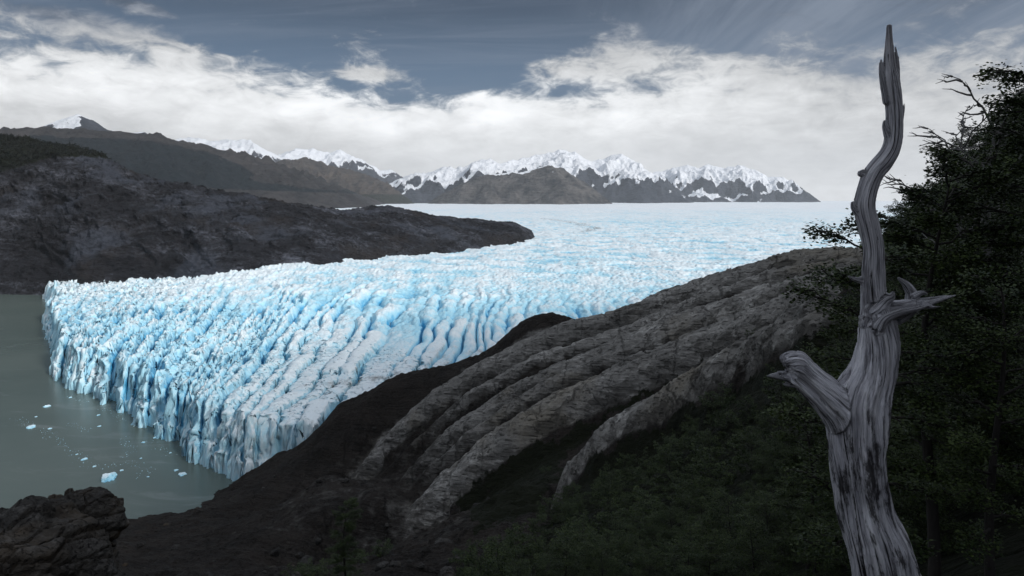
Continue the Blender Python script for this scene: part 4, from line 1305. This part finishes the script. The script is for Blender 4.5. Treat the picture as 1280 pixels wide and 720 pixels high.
inv = n.m('DIVIDE', 1., n.add(n.m('MAXIMUM', dz, 0.), .14))
pp = n.comb(n.mul(dx, inv), n.mul(dy, inv), 0.)
n1 = n.noise(n.map(pp, (1., .8, 1), (0, 0, .25), (3.3, 1.2, 0)), 1.5, 10, .6, .3)
n2 = n.noise(n.map(dirv, (7, 7, 17), (0, 0, 0), (1.7, 2.2, .4)), 1., 10, .6, .35)
n4 = n.noise(n.map(dirv, (22, 22, 48), (0, 0, 0), (4.7, .2, 1.4)), 1., 8, .62, .6)
n3 = n.noise(n.map(pp, (.35, 2.2, 1), (0, 0, -.5), (0, 5, 0)), 2.2, 8, .58, .6)
lump = n.add(n.mul(n.sub(n1, .5), .42), n.add(n.mul(n.sub(n2, .5), .48), n.mul(n.sub(n4, .5), .38)))
low = n.smooth(el, azel(640, 70)[1], azel(640, 170)[1], 0., 1., 'LINEAR')
low2 = n.smooth(el, azel(640, 110)[1], azel(640, 190)[1], 0., 1.2)
cov = n.add(n.add(n.mul(low, .72), low2), n.mul(lump, 4.2))
for bb in [(30, 95, 170, 34, .42), (95, 26, 85, 14, .95, -.10), (165, 66, 30, 14, -.35), (250, 100, 150, 28, .42, -.24), (458, 92, 52, 10, 1.1), (520, 104, 40, 9, .3), (775, 60, 66, 36, .75), (690, 86, 60, 12, .55), (600, 98, 60, 16, -.75), (715, 112, 40, 10, -.4), (560, 70, 80, 20, -.5),
           (330, 52, 150, 22, -.40, -.24), (560, 50, 140, 30, -.50), (430, 118, 60, 10, -.2), (640, 4, 220, 24, -.25), (900, 110, 60, 18, -.25), (985, 95, 90, 40, .35), (1140, 125, 240, 60, .35), (960, 60, 80, 30, -.25), (170, 6, 60, 9, .8, -.15), (1000, 155, 320, 50, .25), (880, 20, 120, 26, -.2)]:
    cov = n.add(cov, blob(*bb))
mask = n.smooth(cov, .02, .74)
bright = n.smooth(el, azel(640, 10)[1], azel(640, 140)[1], .0, 1.)
shade = n.add(n.mul(n.sub(n2, .5), 1.05), n.add(n.mul(n.sub(n1, .5), .8), n.mul(n.sub(n4, .5), .75)))
br = n.add(n.add(n.mul(bright, .59), .18), n.mul(n.mul(shade, n.smooth(el, azel(640, 215)[1], azel(640, 110)[1], .35, 1.)), .80))
for bb in [(775, 58, 90, 44, .16), (300, 125, 320, 36, .16), (640, 150, 340, 34, .12), (40, 80, 170, 20, .12), (1180, 90, 260, 100, -.17), (1000, 4, 300, 36, -.10), (60, 185, 300, 40, -.20), (760, 232, 420, 34, .06), (60, 8, 200, 40, -.05), (1000, 205, 260, 44, -.08), (420, 205, 150, 26, -.08), (90, 22, 90, 18, .1), (820, 150, 120, 30, .06)]:
    br = n.add(br, blob(*bb))
br = n.m('MAXIMUM', br, .07)
cc = n.mix(n.smooth(br, .12, .62), (.60, .74, .98), (.97, .985, 1.))
cloudc = n.v('MULTIPLY', cc, n.comb(br, br, br))
# thin streaked veil over the clear blue, thicker towards the right
skyc = n.v('MULTIPLY', sky.outputs[0], (.055, .055, .055))
rightv = n.smooth(az, azel(640, 60)[0], azel(1000, 60)[0], 0., 1.)
n5 = n.noise(n.map(pp, (3.4, .5, 1), (0, 0, -.35), (1, 2, 0)), 1.8, 9, .6, .5)
veil = n.mul(n.smooth(n3, .40, .72), .30)
veil = n.m('MAXIMUM', veil, n.mul(rightv, n.add(.28, n.mul(n.smooth(n5, .30, .70), .60))))
gradt = n.smooth(el, azel(640, 110)[1], azel(640, -10)[1], 0., 1.)
clear = n.mix(gradt, (.085, .145, .240), (.034, .055, .095))
skyd = n.mix(.8, skyc, clear)
skyd = n.mix(veil, skyd, (.22, .265, .34))
col = n.mix(mask, skyd, cloudc)
# overhead: unseen grey cloud deck, added to set the foreground light
over = n.smooth(el, math.radians(19), math.radians(45), 0., 1.)
col = n.mix(over, col, (.53, .58, .66))
n.l.new(col, bg.inputs[0]); bg.inputs[1].default_value = 1.0

# ------------------------------------------------------------------ air
hz, hn, hb = material('thin_mountain_haze')
hz.node_tree.nodes.remove(hb)
pv_ = hz.node_tree.nodes.new('ShaderNodeVolumePrincipled')
pv_.inputs['Color'].default_value = (.93, .96, 1., 1); pv_.inputs['Density'].default_value = 2.1e-5
pv_.inputs['Anisotropy'].default_value = .1
hz.node_tree.links.new(pv_.outputs[0], hz.node_tree.nodes['Material Output'].inputs['Volume'])
a_, b_, c_, d__, e_, f__ = -16500, 16500, -1500, 16500, -37, 1150
HV = [(a_, c_, e_), (b_, c_, e_), (b_, d__, e_), (a_, d__, e_), (a_, c_, f__), (b_, c_, f__), (b_, d__, f__), (a_, d__, f__)]
o = new_mesh('haze', HV, [(0, 3, 2, 1), (4, 5, 6, 7), (0, 1, 5, 4), (1, 2, 6, 5), (2, 3, 7, 6), (3, 0, 4, 7)], hz, smooth=False)
tag(o, 'thin pale haze over the glacier and mountains', None, None, 'stuff')

# ------------------------------------------------------------------ camera and render
cam = bpy.data.cameras.new('camera'); co = bpy.data.objects.new('camera', cam); COL.objects.link(co)
co.location = (0, 0, HC); co.rotation_euler = (math.radians(90), 0, 0)
cam.sensor_width = 36; cam.lens = 36 * F / 1280
cam.shift_y = -(360 - VH) / 1280
cam.clip_start = .1; cam.clip_end = 60000
scene.camera = co
scene.render.engine = 'CYCLES'
cy_ = scene.cycles
cy_.use_denoising = True
cy_.max_bounces = 6; cy_.diffuse_bounces = 3; cy_.glossy_bounces = 2; cy_.volume_bounces = 1; cy_.transparent_max_bounces = 4
cy_.sample_clamp_indirect = 4
vs = scene.view_settings
vs.view_transform = 'Standard'; vs.look = 'None'; vs.exposure = 0; vs.gamma = 1; vs.use_curve_mapping = False
